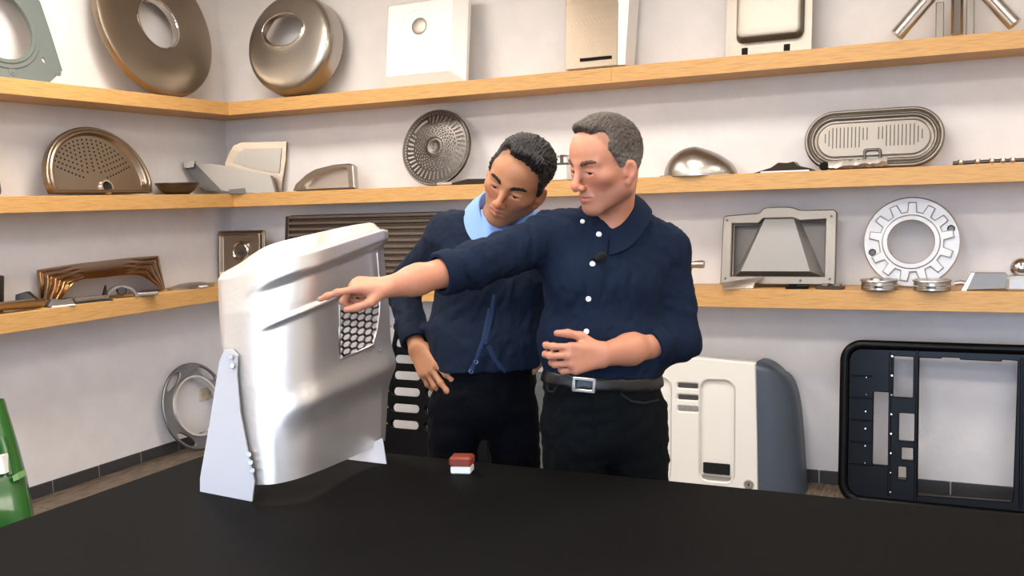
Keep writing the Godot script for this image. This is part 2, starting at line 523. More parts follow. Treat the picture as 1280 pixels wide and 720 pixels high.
func room() -> void:
	var a := MB.new()
	a.box(Vector3(RX / 2, -0.115, RZ / 2), Vector3(RX + 0.6, 0.2, RZ + 0.6), 0)
	var fl := struct("floor", a, M.grout, "brown-grey tiled floor seen behind the black table")
	var rng := RandomNumberGenerator.new(); rng.seed = 5
	var tile := MB.new()
	tile.box(Vector3(0, -0.0075, 0), Vector3(0.596, 0.015, 0.896), 0.002)
	var tm := tile.done()
	for i in 12:
		for j in 8:
			var o := part("tile", tm, M.tiles[rng.randi() % 4], fl)
			o.position = Vector3(0.3 + i * 0.6, 0, 0.45 + j * 0.9 - (0.45 if i % 2 else 0.0))
	a = MB.new()
	a.box(Vector3(RX / 2, RH + 0.1, RZ / 2), Vector3(RX + 0.6, 0.2, RZ + 0.6), 0)
	struct("ceiling", a, M.ceiling, "plain white ceiling above the showroom")
	a = MB.new()
	a.box(Vector3(RX / 2, RH / 2, -0.15), Vector3(RX + 0.6, RH, 0.3), 0)
	struct("wall_back", a, M.wall, "off-white wall behind the two men with three oak shelves")
	a = MB.new()
	a.box(Vector3(RX + 0.15, RH / 2, RZ / 2), Vector3(0.3, RH, RZ + 0.6), 0)
	struct("wall_right", a, M.wall, "plain off-white wall at the right side of the room")
	# front wall, behind the viewpoint, with a wide window
	a = MB.new()
	a.x = Transform3D(Basis(), Vector3(0, 0, RZ))
	a.plate(V2([-0.3, 0, RX + 0.3, 0, RX + 0.3, RH, -0.3, RH]), [V2([2.2, 0.45, 6.4, 0.45, 6.4, 2.95, 2.2, 2.95])], 0.0, 0.3, 0.0)
	struct("wall_front", a, M.wall, "plain off-white wall behind the viewpoint with a wide window")
	a = MB.new()
	a.box(Vector3(-0.15, RH / 2, RZ / 2), Vector3(0.3, RH, RZ + 0.6), 0)
	struct("wall_left", a, M.wall, "off-white wall at the left with oak shelves and grey tile skirting")
	var w := Node3D.new()
	w.name = "window_1"; add_child(w)
	w.set_meta("kind", "structure"); w.set_meta("label", "wide white framed daylight window in the wall behind the viewpoint"); w.set_meta("category", "window")
	a = MB.new()
	for q in [2.23, 4.3, 6.37]: a.box(Vector3(q, 1.7, RZ + 0.15), Vector3(0.06, 2.5, 0.07))
	for q in [0.48, 2.92]: a.box(Vector3(4.3, q, RZ + 0.15), Vector3(4.2, 0.06, 0.07))
	part("frame", a, M.white, w)
	var glass := mat(Color(0.96, 0.98, 1.0, 0.06), 0.02)
	glass.transparency = BaseMaterial3D.TRANSPARENCY_ALPHA
	for q in [3.265, 5.335]:
		a = MB.new()
		a.box(Vector3(q, 1.7, RZ + 0.15), Vector3(2.01, 2.38, 0.008), 0)
		part("pane", a, glass, w)
	# skirting of grey tiles
	for side in 2:
		var ln: float = [3.8, RX][side]
		a = MB.new()
		if side == 0: a.box(Vector3(0.004, 0.034, ln / 2), Vector3(0.008, 0.068, ln), 0.001)
		else: a.box(Vector3(ln / 2, 0.034, 0.004), Vector3(ln, 0.068, 0.008), 0.001)
		var bsb := struct(["baseboard_left", "baseboard_back"][side], a, M.grout, ["dark grey tile skirting along the left wall", "dark grey tile skirting along the back wall"][side])
		var nt := int(ln / 0.32)
		for k in nt:
			var b := MB.new()
			b.box(Vector3(), Vector3(0.312, 0.07, 0.012), 0.002)
			var o := part("tile", b, M.base, bsb)
			if side == 0:
				o.position = Vector3(0.008, 0.035, 0.14 + 0.32 * k); o.rotation.y = PI / 2
			else:
				o.position = Vector3(0.26 + 0.32 * k, 0.035, 0.008)
	# double socket on the left wall
	var c := lf(257, 492, 0.0)
	var s := thing("wall_socket", "cream double wall socket seen through the ring-shaped steel plate", "socket", left_frame(c.z, c.y, 0.0))
	a = MB.new()
	a.plate(rrect(0.125, 0.082, 0.006), [], 0.0, 0.009, 0.002)
	part("cover_plate", a, mat(Color(0.78, 0.72, 0.60), 0.45), s)
	for q in [-0.031, 0.031]:
		a = MB.new()
		a.x = Transform3D(Basis(Vector3.RIGHT, PI / 2), Vector3(q, 0, 0.009))
		a.lathe([Vector2(0.0, 0.001), Vector2(0.016, 0.001), Vector2(0.018, 0.003), Vector2(0.021, 0.003), Vector2(0.022, 0.0)], 24)
		var so := part("socket", a, mat(Color(0.74, 0.68, 0.56), 0.5), s)
		a = MB.new()
		for e in [-0.007, 0.007]: a.box(Vector3(q, e, 0.0105), Vector3(0.005, 0.005, 0.002), 0.0005)
		part("pin_hole", a, M.hole, so)

func shelves() -> void:
	var names := ["topmost", "middle", "lowest"]
	for k in 3:
		var y: float = [TOP, MID, LOW][k]
		var h: float = [0.082, 0.085, 0.095][k]
		var t := thing("oak_shelf", "%s oak shelf board along the left wall" % names[k], "shelf", Transform3D(Basis(Vector3.UP, PI / 2), Vector3(0.15, y - h / 2, 0.15)), "oak wall shelves")
		var a := MB.new()   # local x runs towards the camera's far left, local -x = +z
		a.plate(V2([0.15, h / 2, 0.15, -h / 2, -3.35, -h / 2, -3.35, h / 2]), [], -0.15, 0.15, 0.002)
		part("board", a, M.oak, t)
		t = thing("oak_shelf", "%s oak shelf board along the back wall" % names[k], "shelf", Transform3D(Basis(), Vector3(0.3, y - h / 2, 0.15)), "oak wall shelves")
		var joints: Array = [[0.0, 2.62, 5.3], [0.0, 2.2, 4.9], [0.0, 3.0, 5.6]][k]
		for j in 3:
			var x0: float = joints[j]; var x1: float = joints[j + 1] if j < 2 else 6.9
			a = MB.new()
			a.box(Vector3((x1 - x0) / 2, 0, 0), Vector3(x1 - x0 - 0.0005, h, 0.3), 0.0015)
			var o := part("board", a, M.oak, t)
			o.position.x = x0

func table() -> void:
	var t := thing("display_table", "long black table in the foreground carrying the silver stamped panel", "table", Transform3D(Basis(), Vector3(4.25, 0, 3.95)))
	var c := onh(312, 549, TABLE)
	var x0 := c.x - 4.25; var z0 := c.z - 3.95
	var a := MB.new()
	a.box(Vector3((x0 + 1.5) / 2, TABLE - 0.02, (z0 + 0.75) / 2), Vector3(1.5 - x0, 0.04, 0.75 - z0), 0.003)
	part("tabletop", a, M.table, t)
	for p in [Vector2(x0 + 0.06, z0 + 0.06), Vector2(1.44, z0 + 0.06), Vector2(x0 + 0.06, 0.69), Vector2(1.44, 0.69)]:
		a = MB.new()
		a.box(Vector3(p.x, (TABLE - 0.04) / 2, p.y), Vector3(0.06, TABLE - 0.04, 0.06), 0.003)
		part("leg", a, M.black, t)
	a = MB.new()
	a.box(Vector3((x0 + 1.5) / 2, TABLE - 0.08, z0 + 0.06), Vector3(1.5 - x0 - 0.2, 0.08, 0.025))
	part("apron", a, M.black, t)
	a = MB.new()
	a.box(Vector3((x0 + 1.5) / 2, TABLE - 0.08, 0.69), Vector3(1.5 - x0 - 0.2, 0.08, 0.025))
	part("apron", a, M.black, t)
	# small orange box near the far edge
	var p := onh(578, 590, TABLE)
	t = thing("small_box", "small orange-red box with a white lower half on the black table", "box", Transform3D(Basis(Vector3.UP, 0.25), p))
	a = MB.new(); a.box(Vector3(0, 0.009, 0), Vector3(0.05, 0.018, 0.04), 0.003)
	part("base", a, M.white, t)
	a = MB.new(); a.box(Vector3(0, 0.030, 0), Vector3(0.056, 0.024, 0.045), 0.005)
	part("lid", a, mat(Color(0.50, 0.17, 0.08), 0.45), t)

# ---------------------------------------------------------------- top shelf
func top_shelf() -> void:
	# square grey-green flange
	var t := thing("flange_plate", "grey-green painted square flange plate with a big round hole on the left top shelf", "flange", left_frame(1.81, TOP, 0.21, 17))
	var a := MB.new()
	var o := V2([-0.33, 0.05, -0.28, 0.0, 0.22, 0.0, 0.34, 0.09, 0.335, 0.30, 0.325, 0.48, 0.26, 0.62, -0.26, 0.62, -0.33, 0.5])
	var hc := Vector2(0.0, 0.31)
	var gm := mat(Color(0.36, 0.39, 0.375), 0.45)
	a.plate(o, [oval(0.2, 0.2, hc, 48), oval(0.011, 0.014, Vector2(0.235, 0.135), 12), oval(0.011, 0.011, Vector2(-0.235, 0.135), 12)], 0.0, 0.012, 0.003)
	part("plate", a, gm, t)
	a = MB.new()
	a.x = Transform3D(Basis(Vector3.RIGHT, PI / 2), Vector3(hc.x, hc.y, 0.012))
	a.lathe([Vector2(0.2, 0.0), Vector2(0.203, 0.012), Vector2(0.222, 0.012), Vector2(0.228, 0.006), Vector2(0.248, 0.006), Vector2(0.253, 0.0)], 64)
	part("collar", a, gm, t)
	for p in [Vector2(0.30, 0.075), Vector2(0.02, 0.045), Vector2(-0.28, 0.06)]:
		a = MB.new()
		a.x = Transform3D(Basis(Vector3.RIGHT, PI / 2), Vector3(p.x, p.y, 0.012))
		a.lathe([Vector2(0, 0.006), Vector2(0.010, 0.006), Vector2(0.013, 0.003), Vector2(0.022, 0.003), Vector2(0.024, 0)], 16)
		part("bolt", a, gm, t)
	# flat disc
	t = thing("disc", "large flat brown steel disc with a round hole leaning on the left top shelf", "disc", left_frame(0.715, TOP + 0.008, 0.235, 12))
	a = MB.new()
	a.x = Transform3D(Basis(Vector3.RIGHT, PI / 2), Vector3(0, 0.452, 0))
	a.lathe([Vector2(0.16, -0.02), Vector2(0.16, 0.012), Vector2(0.166, 0.019), Vector2(0.18, 0.018), Vector2(0.30, 0.026), Vector2(0.43, 0.018), Vector2(0.447, 0.01), Vector2(0.452, -0.004), Vector2(0.452, -0.03), Vector2(0.43, -0.022), Vector2(0.16, -0.02)], 96)
	part("face_ring", a, M.brown, t)
	a = MB.new()
	a.x = Transform3D(Basis(Vector3.RIGHT, PI / 2), Vector3(0, 0.452, 0))
	a.lathe([Vector2(0.150, -0.024), Vector2(0.150, 0.018), Vector2(0.154, 0.022), Vector2(0.162, 0.022), Vector2(0.162, -0.024), Vector2(0.15, -0.024)], 64)
	part("hole_rim", a, M.chrome, t)
	# domed cover with an off-centre oval hole
	t = thing("domed_cover", "deep round brushed steel cover with an oval opening, in the corner of the top shelf", "cover", back_frame(0.75, TOP + 0.022, 0.25, 12))
	a = MB.new()
	var rim := oval(0.325, 0.325, Vector2(0, 0.326), 72)
	var hin := oval(0.155, 0.105, Vector2(-0.035, 0.40), 72)
	var prof := [Vector2(-0.05, 0.045), Vector2(-0.03, 0.055), Vector2(0.0, 0.072), Vector2(0.05, 0.073), Vector2(0.09, 0.068), Vector2(0.4, 0.066), Vector2(0.7, 0.062), Vector2(0.83, 0.057), Vector2(0.90, 0.049), Vector2(0.95, 0.036), Vector2(0.98, 0.018), Vector2(0.995, -0.005), Vector2(1.0, -0.03), Vector2(1.0, -0.09)]
	a.pan(rim, Vector2(0, 0.326), smooth_profile(prof, 3), 0.004, hin)
	part("shell", a, M.steel, t)
	a = MB.new()
	var ln := []
	for q in 65: ln.append(Vector3(-0.035 + cos(TAU * q / 64) * 0.160, 0.40 + sin(TAU * q / 64) * 0.110, 0.071))
	a.tube(ln, [0.0055], 10, false)
	part("opening_rim", a, M.chrome, t)
	# white enamelled panel with a round knob
	t = thing("white_panel", "white enamelled square panel with a round grey knob on the top shelf", "panel", back_frame(1.715, TOP + 0.006, 0.20, 9))
	a = MB.new()
	var oo := rrect(0.565, 0.52, 0.004, Vector2(0, 0.26), 2); var oi := rrect(0.44, 0.43, 0.012, Vector2(-0.02, 0.275), 2)
	a.pan(oo, Vector2(), [Vector2(0.001, 0.055), Vector2(0.001, 0.055), Vector2(0.06, 0.053), Vector2(0.94, 0.008), Vector2(1.0, 0.004), Vector2(1.0, -0.02)], 0.003, oi)
	a.plate(oi, [], 0.049, 0.055, 0.001)
	part("face", a, M.white, t)
	for r in [[0.115, 0.004, "ring"], [0.083, 0.004, "ring"]]:
		a = MB.new()
		a.x = Transform3D(Basis(Vector3.RIGHT, PI / 2), Vector3(-0.035, 0.335, 0.054))
		a.lathe([Vector2(r[0] - 0.006, 0), Vector2(r[0] - 0.004, 0.004), Vector2(r[0], 0.004), Vector2(r[0] + 0.002, 0)], 48)
		part("ring", a, M.white, t)
	a = MB.new()
	a.x = Transform3D(Basis(Vector3.RIGHT, PI / 2), Vector3(-0.02, 0.345, 0.054))
	a.lathe([Vector2(0, 0.010), Vector2(0.035, 0.010), Vector2(0.049, 0.006), Vector2(0.052, 0)], 40)
	part("knob", a, M.dull, t)
	# tall steel front with white flange
	t = thing("steel_fascia", "brown-grey steel front with one black slot and a white side flange on the top shelf", "panel", back_frame(2.79, TOP + 0.010, 0.2, 5))
	a = MB.new()
	a.plate(V2([-0.15, 0, 0.15, 0, 0.15, 0.55, -0.15, 0.55]), [V2([-0.065, 0.036, 0.118, 0.036, 0.118, 0.053, -0.065, 0.053])], 0.05, 0.056, 0.0015)
	part("face", a, M.brown, t)
	a = MB.new()
	a.box(Vector3(0.028, 0.045, 0.03), Vector3(0.2, 0.03, 0.03), 0.001)
	part("slot", a, M.hole, t)
	a = MB.new()
	a.solid(PackedVector3Array([Vector3(0.152, 0, 0.056), Vector3(0.19, 0, 0.05), Vector3(0.225, 0.55, 0.05), Vector3(0.152, 0.55, 0.056)]), Vector3(0, 0, -0.16))
	part("flange", a, M.white, t)
	a = MB.new()
	a.box(Vector3(0, 0.275, -0.02), Vector3(0.296, 0.55, 0.12), 0.002)
	part("body", a, M.white, t)
	# tray with raised box
	t = thing("raised_tray", "steel tray with a raised rounded square and three small square holes on the top shelf", "tray", back_frame(3.72, TOP, 0.2, 9))
	a = MB.new()
	var sq := []
	for q in [-0.115, 0.095, 0.19]: sq.append(rrect(0.03, 0.034, 0.003, Vector2(q, 0.032), 2))
	a.plate(rrect(0.43, 0.5, 0.01, Vector2(0, 0.25), 3), [rrect(0.33, 0.38, 0.03, Vector2(0.01, 0.265)), sq[0], sq[1]], 0.0, 0.004, 0.001)
	part("flange", a, M.dull, t)
	a = MB.new()
	a.pan(rrect(0.334, 0.384, 0.035, Vector2(0.01, 0.265)), Vector2(0.01, 0.265), smooth_profile([Vector2(0.0, 0.062), Vector2(0.7, 0.062), Vector2(0.90, 0.06), Vector2(0.95, 0.052), Vector2(0.965, 0.035), Vector2(0.985, 0.008), Vector2(1.02, 0.004)], 2), 0.003)
	part("raised_box", a, M.dull, t)
	a = MB.new()
	for q in [-0.115, 0.095]:
		a = MB.new()
		a.box(Vector3(q, 0.032, -0.004), Vector3(0.034, 0.038, 0.003), 0.0)
		part("square_hole", a, M.hole, t)
	# three-legged tube part
	t = thing("tube_tripod", "polished three-legged tube bracket at the right end of the top shelf", "bracket", back_frame(4.59, TOP + 0.006, 0.2, 6))
	for q in [[Vector3(-0.262, 0.03, 0.02), Vector3(-0.02, 0.32, 0), 0.034], [Vector3(0.238, 0.03, 0.02), Vector3(0.02, 0.32, 0), 0.034]]:
		a = MB.new()
		a.tube([q[0], q[0].lerp(q[1], 0.5), q[1]], [q[2]], 20)
		var lg := part("leg", a, M.chrome, t)
		a = MB.new()
		a.tube([q[0] + Vector3(0, 0, 0.03), q[0].lerp(q[1], 0.9) + Vector3(0, 0, 0.03)], [0.012], 10)
		part("weld_rib", a, M.bright, lg)
	a = MB.new()
	a.box(Vector3(0.0, 0.15, 0.0), Vector3(0.052, 0.30, 0.05), 0.012)
	part("leg", a, M.chrome, t)
	a = MB.new()
	a.x = Transform3D(Basis(Vector3.RIGHT, PI / 2), Vector3(0, 0.33, -0.04))
	a.lathe([Vector2(0, 0), Vector2(0.06, 0), Vector2(0.065, 0.005), Vector2(0.065, 0.08), Vector2(0.06, 0.085), Vector2(0, 0.085)], 32)
	part("hub", a, M.chrome, t)
	a = MB.new()
	for q in [-0.075, 0.055]:
		a = MB.new()
		a.box(Vector3(q, 0.09, -0.01), Vector3(0.035, 0.17, 0.012), 0.003)
		part("gusset", a, M.dull, t)

static func smooth_profile(p: Array, k: int) -> Array:
	var o := []
	for i in p.size() - 1:
		for j in k:
			o.append(p[i].cubic_interpolate(p[i + 1], p[maxi(i - 1, 0)], p[mini(i + 2, p.size() - 1)], float(j) / k))
	o.append(p[-1])
	return o

# ---------------------------------------------------------------- middle shelf
func px_solid(a: MB, pts: Array, d: float, away: float, taper := 1.0, lift := 0.0) -> void:
	var f := PackedVector3Array()
	for i in range(0, pts.size(), 2): f.append(at(pts[i], pts[i + 1], d))
	var w := Vector3(FWD.x, 0, FWD.z).normalized()
	a.solid(f, w * away + Vector3(0, lift, 0), taper)

func local_to(t: Node3D, a: MB) -> void:   # meshes given in room coordinates, for a thing whose base stands elsewhere
	a.x = t.transform.affine_inverse()

func middle_shelf() -> void:
	var a := MB.new()
	# edge of a tray at the frame's left
	var t := thing("flat_tray", "narrow edge of a dull steel tray at the far left end of the middle shelf", "tray", left_frame(2.07, MID, 0.17, 8))
	a.pan(rrect(0.36, 0.25, 0.03, Vector2(0, 0.125)), Vector2(0, 0.125), smooth_profile([Vector2(0, 0), Vector2(0.8, 0.0), Vector2(0.9, 0.004), Vector2(0.95, 0.02), Vector2(1.0, 0.022)], 2), 0.003)
	part("tray", a, M.dark_steel, t)
	# arched tray with perforations
	t = thing("arched_tray", "arched steel drain tray with a dotted field and a round drain, on the middle shelf", "tray", left_frame(1.265, MID + 0.012, 0.2, 14))
	a = MB.new()
	var o := PackedVector2Array()
	o.append(Vector2(-0.35, 0)); o.append(Vector2(0.35, 0))
	for i in 41:
		var g := PI * i / 40.0
		o.append(Vector2(cos(g) * 0.365, 0.06 + sin(g) * 0.325))
	a.pan(o, Vector2(0, 0.12), smooth_profile([Vector2(0, 0.0), Vector2(0.5, 0.0), Vector2(0.79, 0.0), Vector2(0.83, 0.004), Vector2(0.855, 0.022), Vector2(0.875, 0.03), Vector2(0.91, 0.03), Vector2(0.93, 0.024), Vector2(0.95, 0.03), Vector2(0.98, 0.03), Vector2(1.0, 0.02), Vector2(1.0, -0.01)], 2), 0.003)
	part("pan", a, M.brown, t)
	a = MB.new()
	for i in 9:
		var r := 0.10 + i * 0.0225
		var nn := 5 + i * 2
		for j in nn:
			var g := PI * (0.13 + 0.74 * (j + 0.5) / nn)
			a.x = Transform3D(Basis(Vector3.RIGHT, PI / 2), Vector3(cos(g) * r * 1.04 - 0.02, 0.035 + sin(g) * r, 0.0012))
			a.lathe([Vector2(0, 0.0006), Vector2(0.0052, 0.0006), Vector2(0.006, 0)], 8)
	var pf := part("perforations", a, M.hole, t, "field of small dark drain holes")
	pf.set_meta("kind", "stuff")
	a = MB.new()
	a.x = Transform3D(Basis(Vector3.RIGHT, PI / 2), Vector3(0.035, 0.035, 0.0))
	a.lathe([Vector2(0.030, 0.001), Vector2(0.033, 0.014), Vector2(0.042, 0.014), Vector2(0.046, 0.0)], 32)
	var dr := part("drain", a, M.chrome, t)
	a = MB.new()
	a.x = Transform3D(Basis(Vector3.RIGHT, PI / 2), Vector3(0.035, 0.035, 0.001))
	a.lathe([Vector2(0, 0.001), Vector2(0.031, 0.001), Vector2(0.031, 0)], 24)
	part("drain_hole", a, M.hole, dr)
	# bowl
	var p := lf(222, 242, 0.17)
	t = thing("bowl", "small shallow steel bowl beside the arched tray on the middle shelf", "bowl", Transform3D(Basis(), Vector3(0.17, MID, p.z)))
	a = MB.new()
	a.lathe([Vector2(0, 0.004), Vector2(0.06, 0.006), Vector2(0.10, 0.035), Vector2(0.126, 0.072), Vector2(0.134, 0.074), Vector2(0.134, 0.07), Vector2(0.128, 0.064), Vector2(0.104, 0.028), Vector2(0.065, 0.0), Vector2(0, 0)], 56)
	part("bowl", a, M.dark_steel, t)
	# angled chunk
	p = at(290, 242, 6.3)
	t = thing("angled_duct", "heavy grey wedge-shaped metal part with a square end, in the corner of the middle shelf", "metal part", Transform3D(Basis(), Vector3(p.x, MID, p.z)))
	a = MB.new(); local_to(t, a)
	px_solid(a, [243, 203, 275, 206, 338, 219, 344, 241, 302, 241, 277, 238], 6.26, 0.10, 0.96)
	part("body", a, M.dull, t)
	a = MB.new(); local_to(t, a)
	px_solid(a, [228, 204, 244, 203, 279, 238, 258, 239, 250, 234], 6.28, 0.10, 0.95)
	part("end_face", a, M.dark_steel, t)
	a = MB.new(); local_to(t, a)
	px_solid(a, [229, 202, 243, 201, 242, 209, 230, 210], 6.25, 0.05, 0.9)
	part("square_end", a, M.steel, t)
	a = MB.new(); local_to(t, a)
	px_solid(a, [285, 237, 306, 235, 306, 242, 290, 242], 6.25, 0.03, 0.9)
	part("foot", a, M.dark_steel, t)
	# hood behind it
	p = at(330, 225, 6.43)
	t = thing("duct_hood", "pale grey hood with sloping left side behind the wedge-shaped part in the shelf corner", "hood", Transform3D(Basis(), Vector3(p.x, MID, p.z)))
	a = MB.new(); local_to(t, a)
	px_solid(a, [281, 205, 286, 192, 292, 182, 302, 178, 358, 177, 357, 200, 353, 224, 351, 241, 300, 241], 6.40, 0.08, 0.97)
	part("shell", a, M.brown, t)
	a = MB.new(); local_to(t, a)
	px_solid(a, [291, 203, 297, 192, 306, 186, 352, 185, 349, 216, 330, 214], 6.39, 0.02, 1.0)
	part("front_panel", a, M.dull, t)
	# bracket
	p = bk(405, 238, 0.22)
	t = thing("angled_bracket", "low arched steel bracket with an open middle on the middle shelf", "bracket", back_frame(p.x, MID + 0.004, 0.2, 6))
	a = MB.new()
	a.plate(V2([-0.235, 0.0, -0.215, 0.04, -0.13, 0.10, -0.06, 0.13, 0.08, 0.152, 0.2, 0.155, 0.225, 0.14, 0.24, 0.0]), [V2([-0.165, 0.005, -0.15, 0.03, -0.07, 0.085, 0.07, 0.122, 0.165, 0.126, 0.185, 0.112, 0.195, 0.005])], -0.02, 0.035, 0.006)
	part("frame", a, M.steel, t)
	a = MB.new()
	a.plate(V2([-0.17, 0.002, -0.15, 0.03, -0.07, 0.085, 0.07, 0.122, 0.165, 0.126, 0.185, 0.112, 0.198, 0.002]), [], -0.024, -0.014, 0.001)
	part("back_sheet", a, M.bright, t)
	# perforated disc
	t = thing("perforated_disc", "dark round steel disc full of slots and diamond holes, leaning on the middle shelf", "disc", back_frame(1.745, MID + 0.011, 0.19, 12))
	a = MB.new()
	var rows := []
	var NR := 62; var NA := 360
	for i in NR + 1:
		var line := PackedVector3Array()
		var r := 0.012 + (0.226 - 0.012) * i / NR
		for j in NA:
			var g := TAU * j / NA
			var z := 0.02 * (1.0 - pow(r / 0.226, 2.0)) + (0.006 if r > 0.215 else 0.0) + 0.006 * exp(-pow((r - 0.045) / 0.015, 2.0))
			line.append(Vector3(cos(g) * r, 0.226 + sin(g) * r, z))
		rows.append(line)
	var open := func(i: int, j: int) -> bool:
		var r := 0.012 + (0.226 - 0.012) * (i + 0.5) / NR
		var g := 360.0 * (j + 0.5) / NA
		if r < 0.03: return r > 0.018
		if r > 0.205 and r < 0.213: return fmod(g, 5.0) > 2.2
		if r > 0.150 and r < 0.197:
			if g > 108 and g < 152: return r > 0.190 or r < 0.172 or g < 112 or g > 148
			return fmod(g + (r - 0.15) * 60.0, 9.0) > 4.0
		if r > 0.052 and r < 0.143:
			var ring := int((r - 0.052) / 0.013)
			var f := fmod((r - 0.052), 0.013) / 0.013
			var w := 15.0 if ring < 4 else 12.0
			var q := absf(fmod(g + ring * w * 0.5, w) / w - 0.5) * 2.0
			return q + absf(f - 0.5) * 2.0 > 0.80
		return true
	a.sheet(rows, 0.004, 1.0, true, open)
	part("disc", a, M.dark_steel, t)
	a = MB.new()
	a.x = Transform3D(Basis(Vector3.RIGHT, PI / 2), Vector3(0, 0.226, 0))
	a.lathe([Vector2(0.222, -0.012), Vector2(0.232, -0.012), Vector2(0.234, 0.0), Vector2(0.231, 0.009), Vector2(0.223, 0.008)], 72)
	part("rim", a, M.dark_steel, t)
	# flat pieces beside it
	p = bk(580, 228, 0.25)
	t = thing("flat_strip", "flat dark strip with a pale tip lying below the perforated disc", "metal part", Transform3D(Basis(), Vector3(p.x, MID, 0.24)))
	a = MB.new()
	a.solid(PackedVector3Array([Vector3(-0.17, 0.0, 0.03), Vector3(0.16, 0.0, 0.03), Vector3(0.165, 0.03, 0.0), Vector3(0.02, 0.034, 0.0), Vector3(-0.06, 0.018, 0.01)]), Vector3(0, 0, -0.1))
	part("strip", a, M.dark_steel, t)
	a = MB.new(); a.box(Vector3(-0.11, 0.012, 0.03), Vector3(0.10, 0.02, 0.05), 0.006)
	part("tip", a, M.bright, t)
	# white clip box behind the heads
	p = bk(700, 224, 0.2)
	t = thing("clamp_box", "small bright metal box with dark bands, seen between the two heads", "box", Transform3D(Basis(), Vector3(p.x, MID, 0.19)))
	a = MB.new(); a.box(Vector3(0, 0.07, 0), Vector3(0.13, 0.14, 0.1), 0.008)
	part("box", a, M.bright, t)
	a = MB.new(); a.box(Vector3(0, 0.095, 0), Vector3(0.134, 0.012, 0.104), 0.002); a.box(Vector3(0.03, 0.12, 0), Vector3(0.02, 0.05, 0.106), 0.002)
	part("band", a, M.dark_steel, t)
	# dome
	t = thing("dome", "polished steel dome with a flared right side on the middle shelf", "dome", Transform3D(Basis(), Vector3(3.345, MID, 0.17)))
	rows = []
	for i in 33:
		var el := PI / 2 * i / 32.0
		var line := PackedVector3Array()
		for j in 64:
			var g := TAU * j / 64
			var x := cos(g); var z := sin(g)
			var r := cos(el)
			var fl := maxf(x, 0.0)
			var rx := 0.165 * r * (1.0 + 0.32 * fl * fl)
			var y := 0.152 * sin(el)
			if fl > 0.0: y = lerpf(y, 0.152 * pow(1.0 - r, 0.60), 0.60 * fl * fl)
			line.append(Vector3(x * rx - 0.01, y, z * 0.155 * r))
		rows.append(line)
	a = MB.new(); a.sheet(rows, 0.003, -1.0, true)
	part("shell", a, M.steel, t)
	a = MB.new(); a.box(Vector3(0.01, 0.003, 0), Vector3(0.36, 0.006, 0.26), 0.002)
	part("base_rim", a, M.chrome, t)
	# low wedge
	p = bk(983, 215, 0.22)
	t = thing("stepped_cover", "low grey stepped cover lying left of the oblong tray", "cover", Transform3D(Basis(), Vector3(p.x, MID, 0.2)))
	a = MB.new()
	a.solid(PackedVector3Array([Vector3(-0.16, 0.0, 0.06), Vector3(0.15, 0.0, 0.06), Vector3(0.12, 0.014, 0.05), Vector3(0.055, 0.030, 0.03), Vector3(0.035, 0.052, 0.02), Vector3(0.005, 0.046, 0.02), Vector3(-0.04, 0.050, 0.02), Vector3(-0.075, 0.026, 0.03)]), Vector3(0, 0, -0.14), 0.9)
	part("cover", a, M.dark_steel, t)
	a = MB.new(); a.box(Vector3(0.0, 0.004, 0.065), Vector3(0.24, 0.008, 0.02), 0.002)
	part("lip", a, M.bright, t)
	# oblong ribbed tray
	t = thing("oblong_tray", "oblong steel tray with rounded ends and upright slots, leaning on the middle shelf", "tray", back_frame(4.215, MID, 0.15, 10))
	a = MB.new()
	var ob := rrect(0.655, 0.30, 0.149, Vector2(0, 0.152), 14)
	var oi := rrect(0.52, 0.165, 0.082, Vector2(0, 0.152), 14)
	a.pan(ob, Vector2(), smooth_profile([Vector2(0.0, 0.006), Vector2(0.08, 0.002), Vector2(0.25, 0.0), Vector2(0.33, 0.012), Vector2(0.45, 0.014), Vector2(0.55, 0.002), Vector2(0.63, 0.0), Vector2(0.73, 0.016), Vector2(0.85, 0.02), Vector2(0.95, 0.014), Vector2(1.0, 0.0)], 2), 0.003, oi)
	a.plate(oi, [], 0.0, 0.006, 0.001)
	part("tray", a, M.dull, t)
	for i in 26:
		var xx := -0.225 + 0.45 * i / 25.0
		var hh := 0.058
		if i == 0 or i == 25: hh = 0.026
		elif i == 1 or i == 24: hh = 0.045
		var yy := 0.163
		if i >= 10 and i <= 15:
			hh = 0.034; yy = 0.178
		if i == 12 or i == 13: continue
		a = MB.new()
		a.box(Vector3(xx, yy, 0.0062), Vector3(0.0052, hh * 2.0 * 0.9, 0.003), 0.001)
		part("slot", a, M.dark_steel, t)
	a = MB.new()
	a.plate(rrect(0.085, 0.085, 0.015, Vector2(0.0, 0.058)), [rrect(0.06, 0.06, 0.01, Vector2(0.0, 0.058))], 0.004, 0.018, 0.003)
	part("outlet_frame", a, M.dark_steel, t)
	# crumpled foil piece and cap
	p = bk(1070, 210, 0.27)
	t = thing("foil_strip", "crumpled bright foil strip lying before the oblong tray", "foil", Transform3D(Basis(), Vector3(p.x, MID, 0.26)))
	a = MB.new()
	rows = []
	var rng := RandomNumberGenerator.new(); rng.seed = 11
	for i in 8:
		var line := PackedVector3Array()
		for j in 22:
			var u := j / 21.0; var w := i / 7.0
			line.append(Vector3(-0.13 + 0.27 * u, 0.006 + sin(PI * w) * 0.03 + rng.randf() * 0.010 + 0.018 * u * (1 - w), 0.03 - 0.06 * w))
		rows.append(line)
	a.sheet(rows, 0.001, 1.0)
	part("foil", a, mat(Color(0.93, 0.92, 0.90), 0.3, 0.7), t)
	p = bk(1030, 210, 0.28)
	t = thing("end_cap", "small black round cap at the left end of the foil strip", "cap", Transform3D(Basis(), Vector3(p.x, MID, 0.272)))
	a = MB.new()
	a.x = Transform3D(Basis(Vector3.RIGHT, PI / 2), Vector3(0, 0.02, 0))
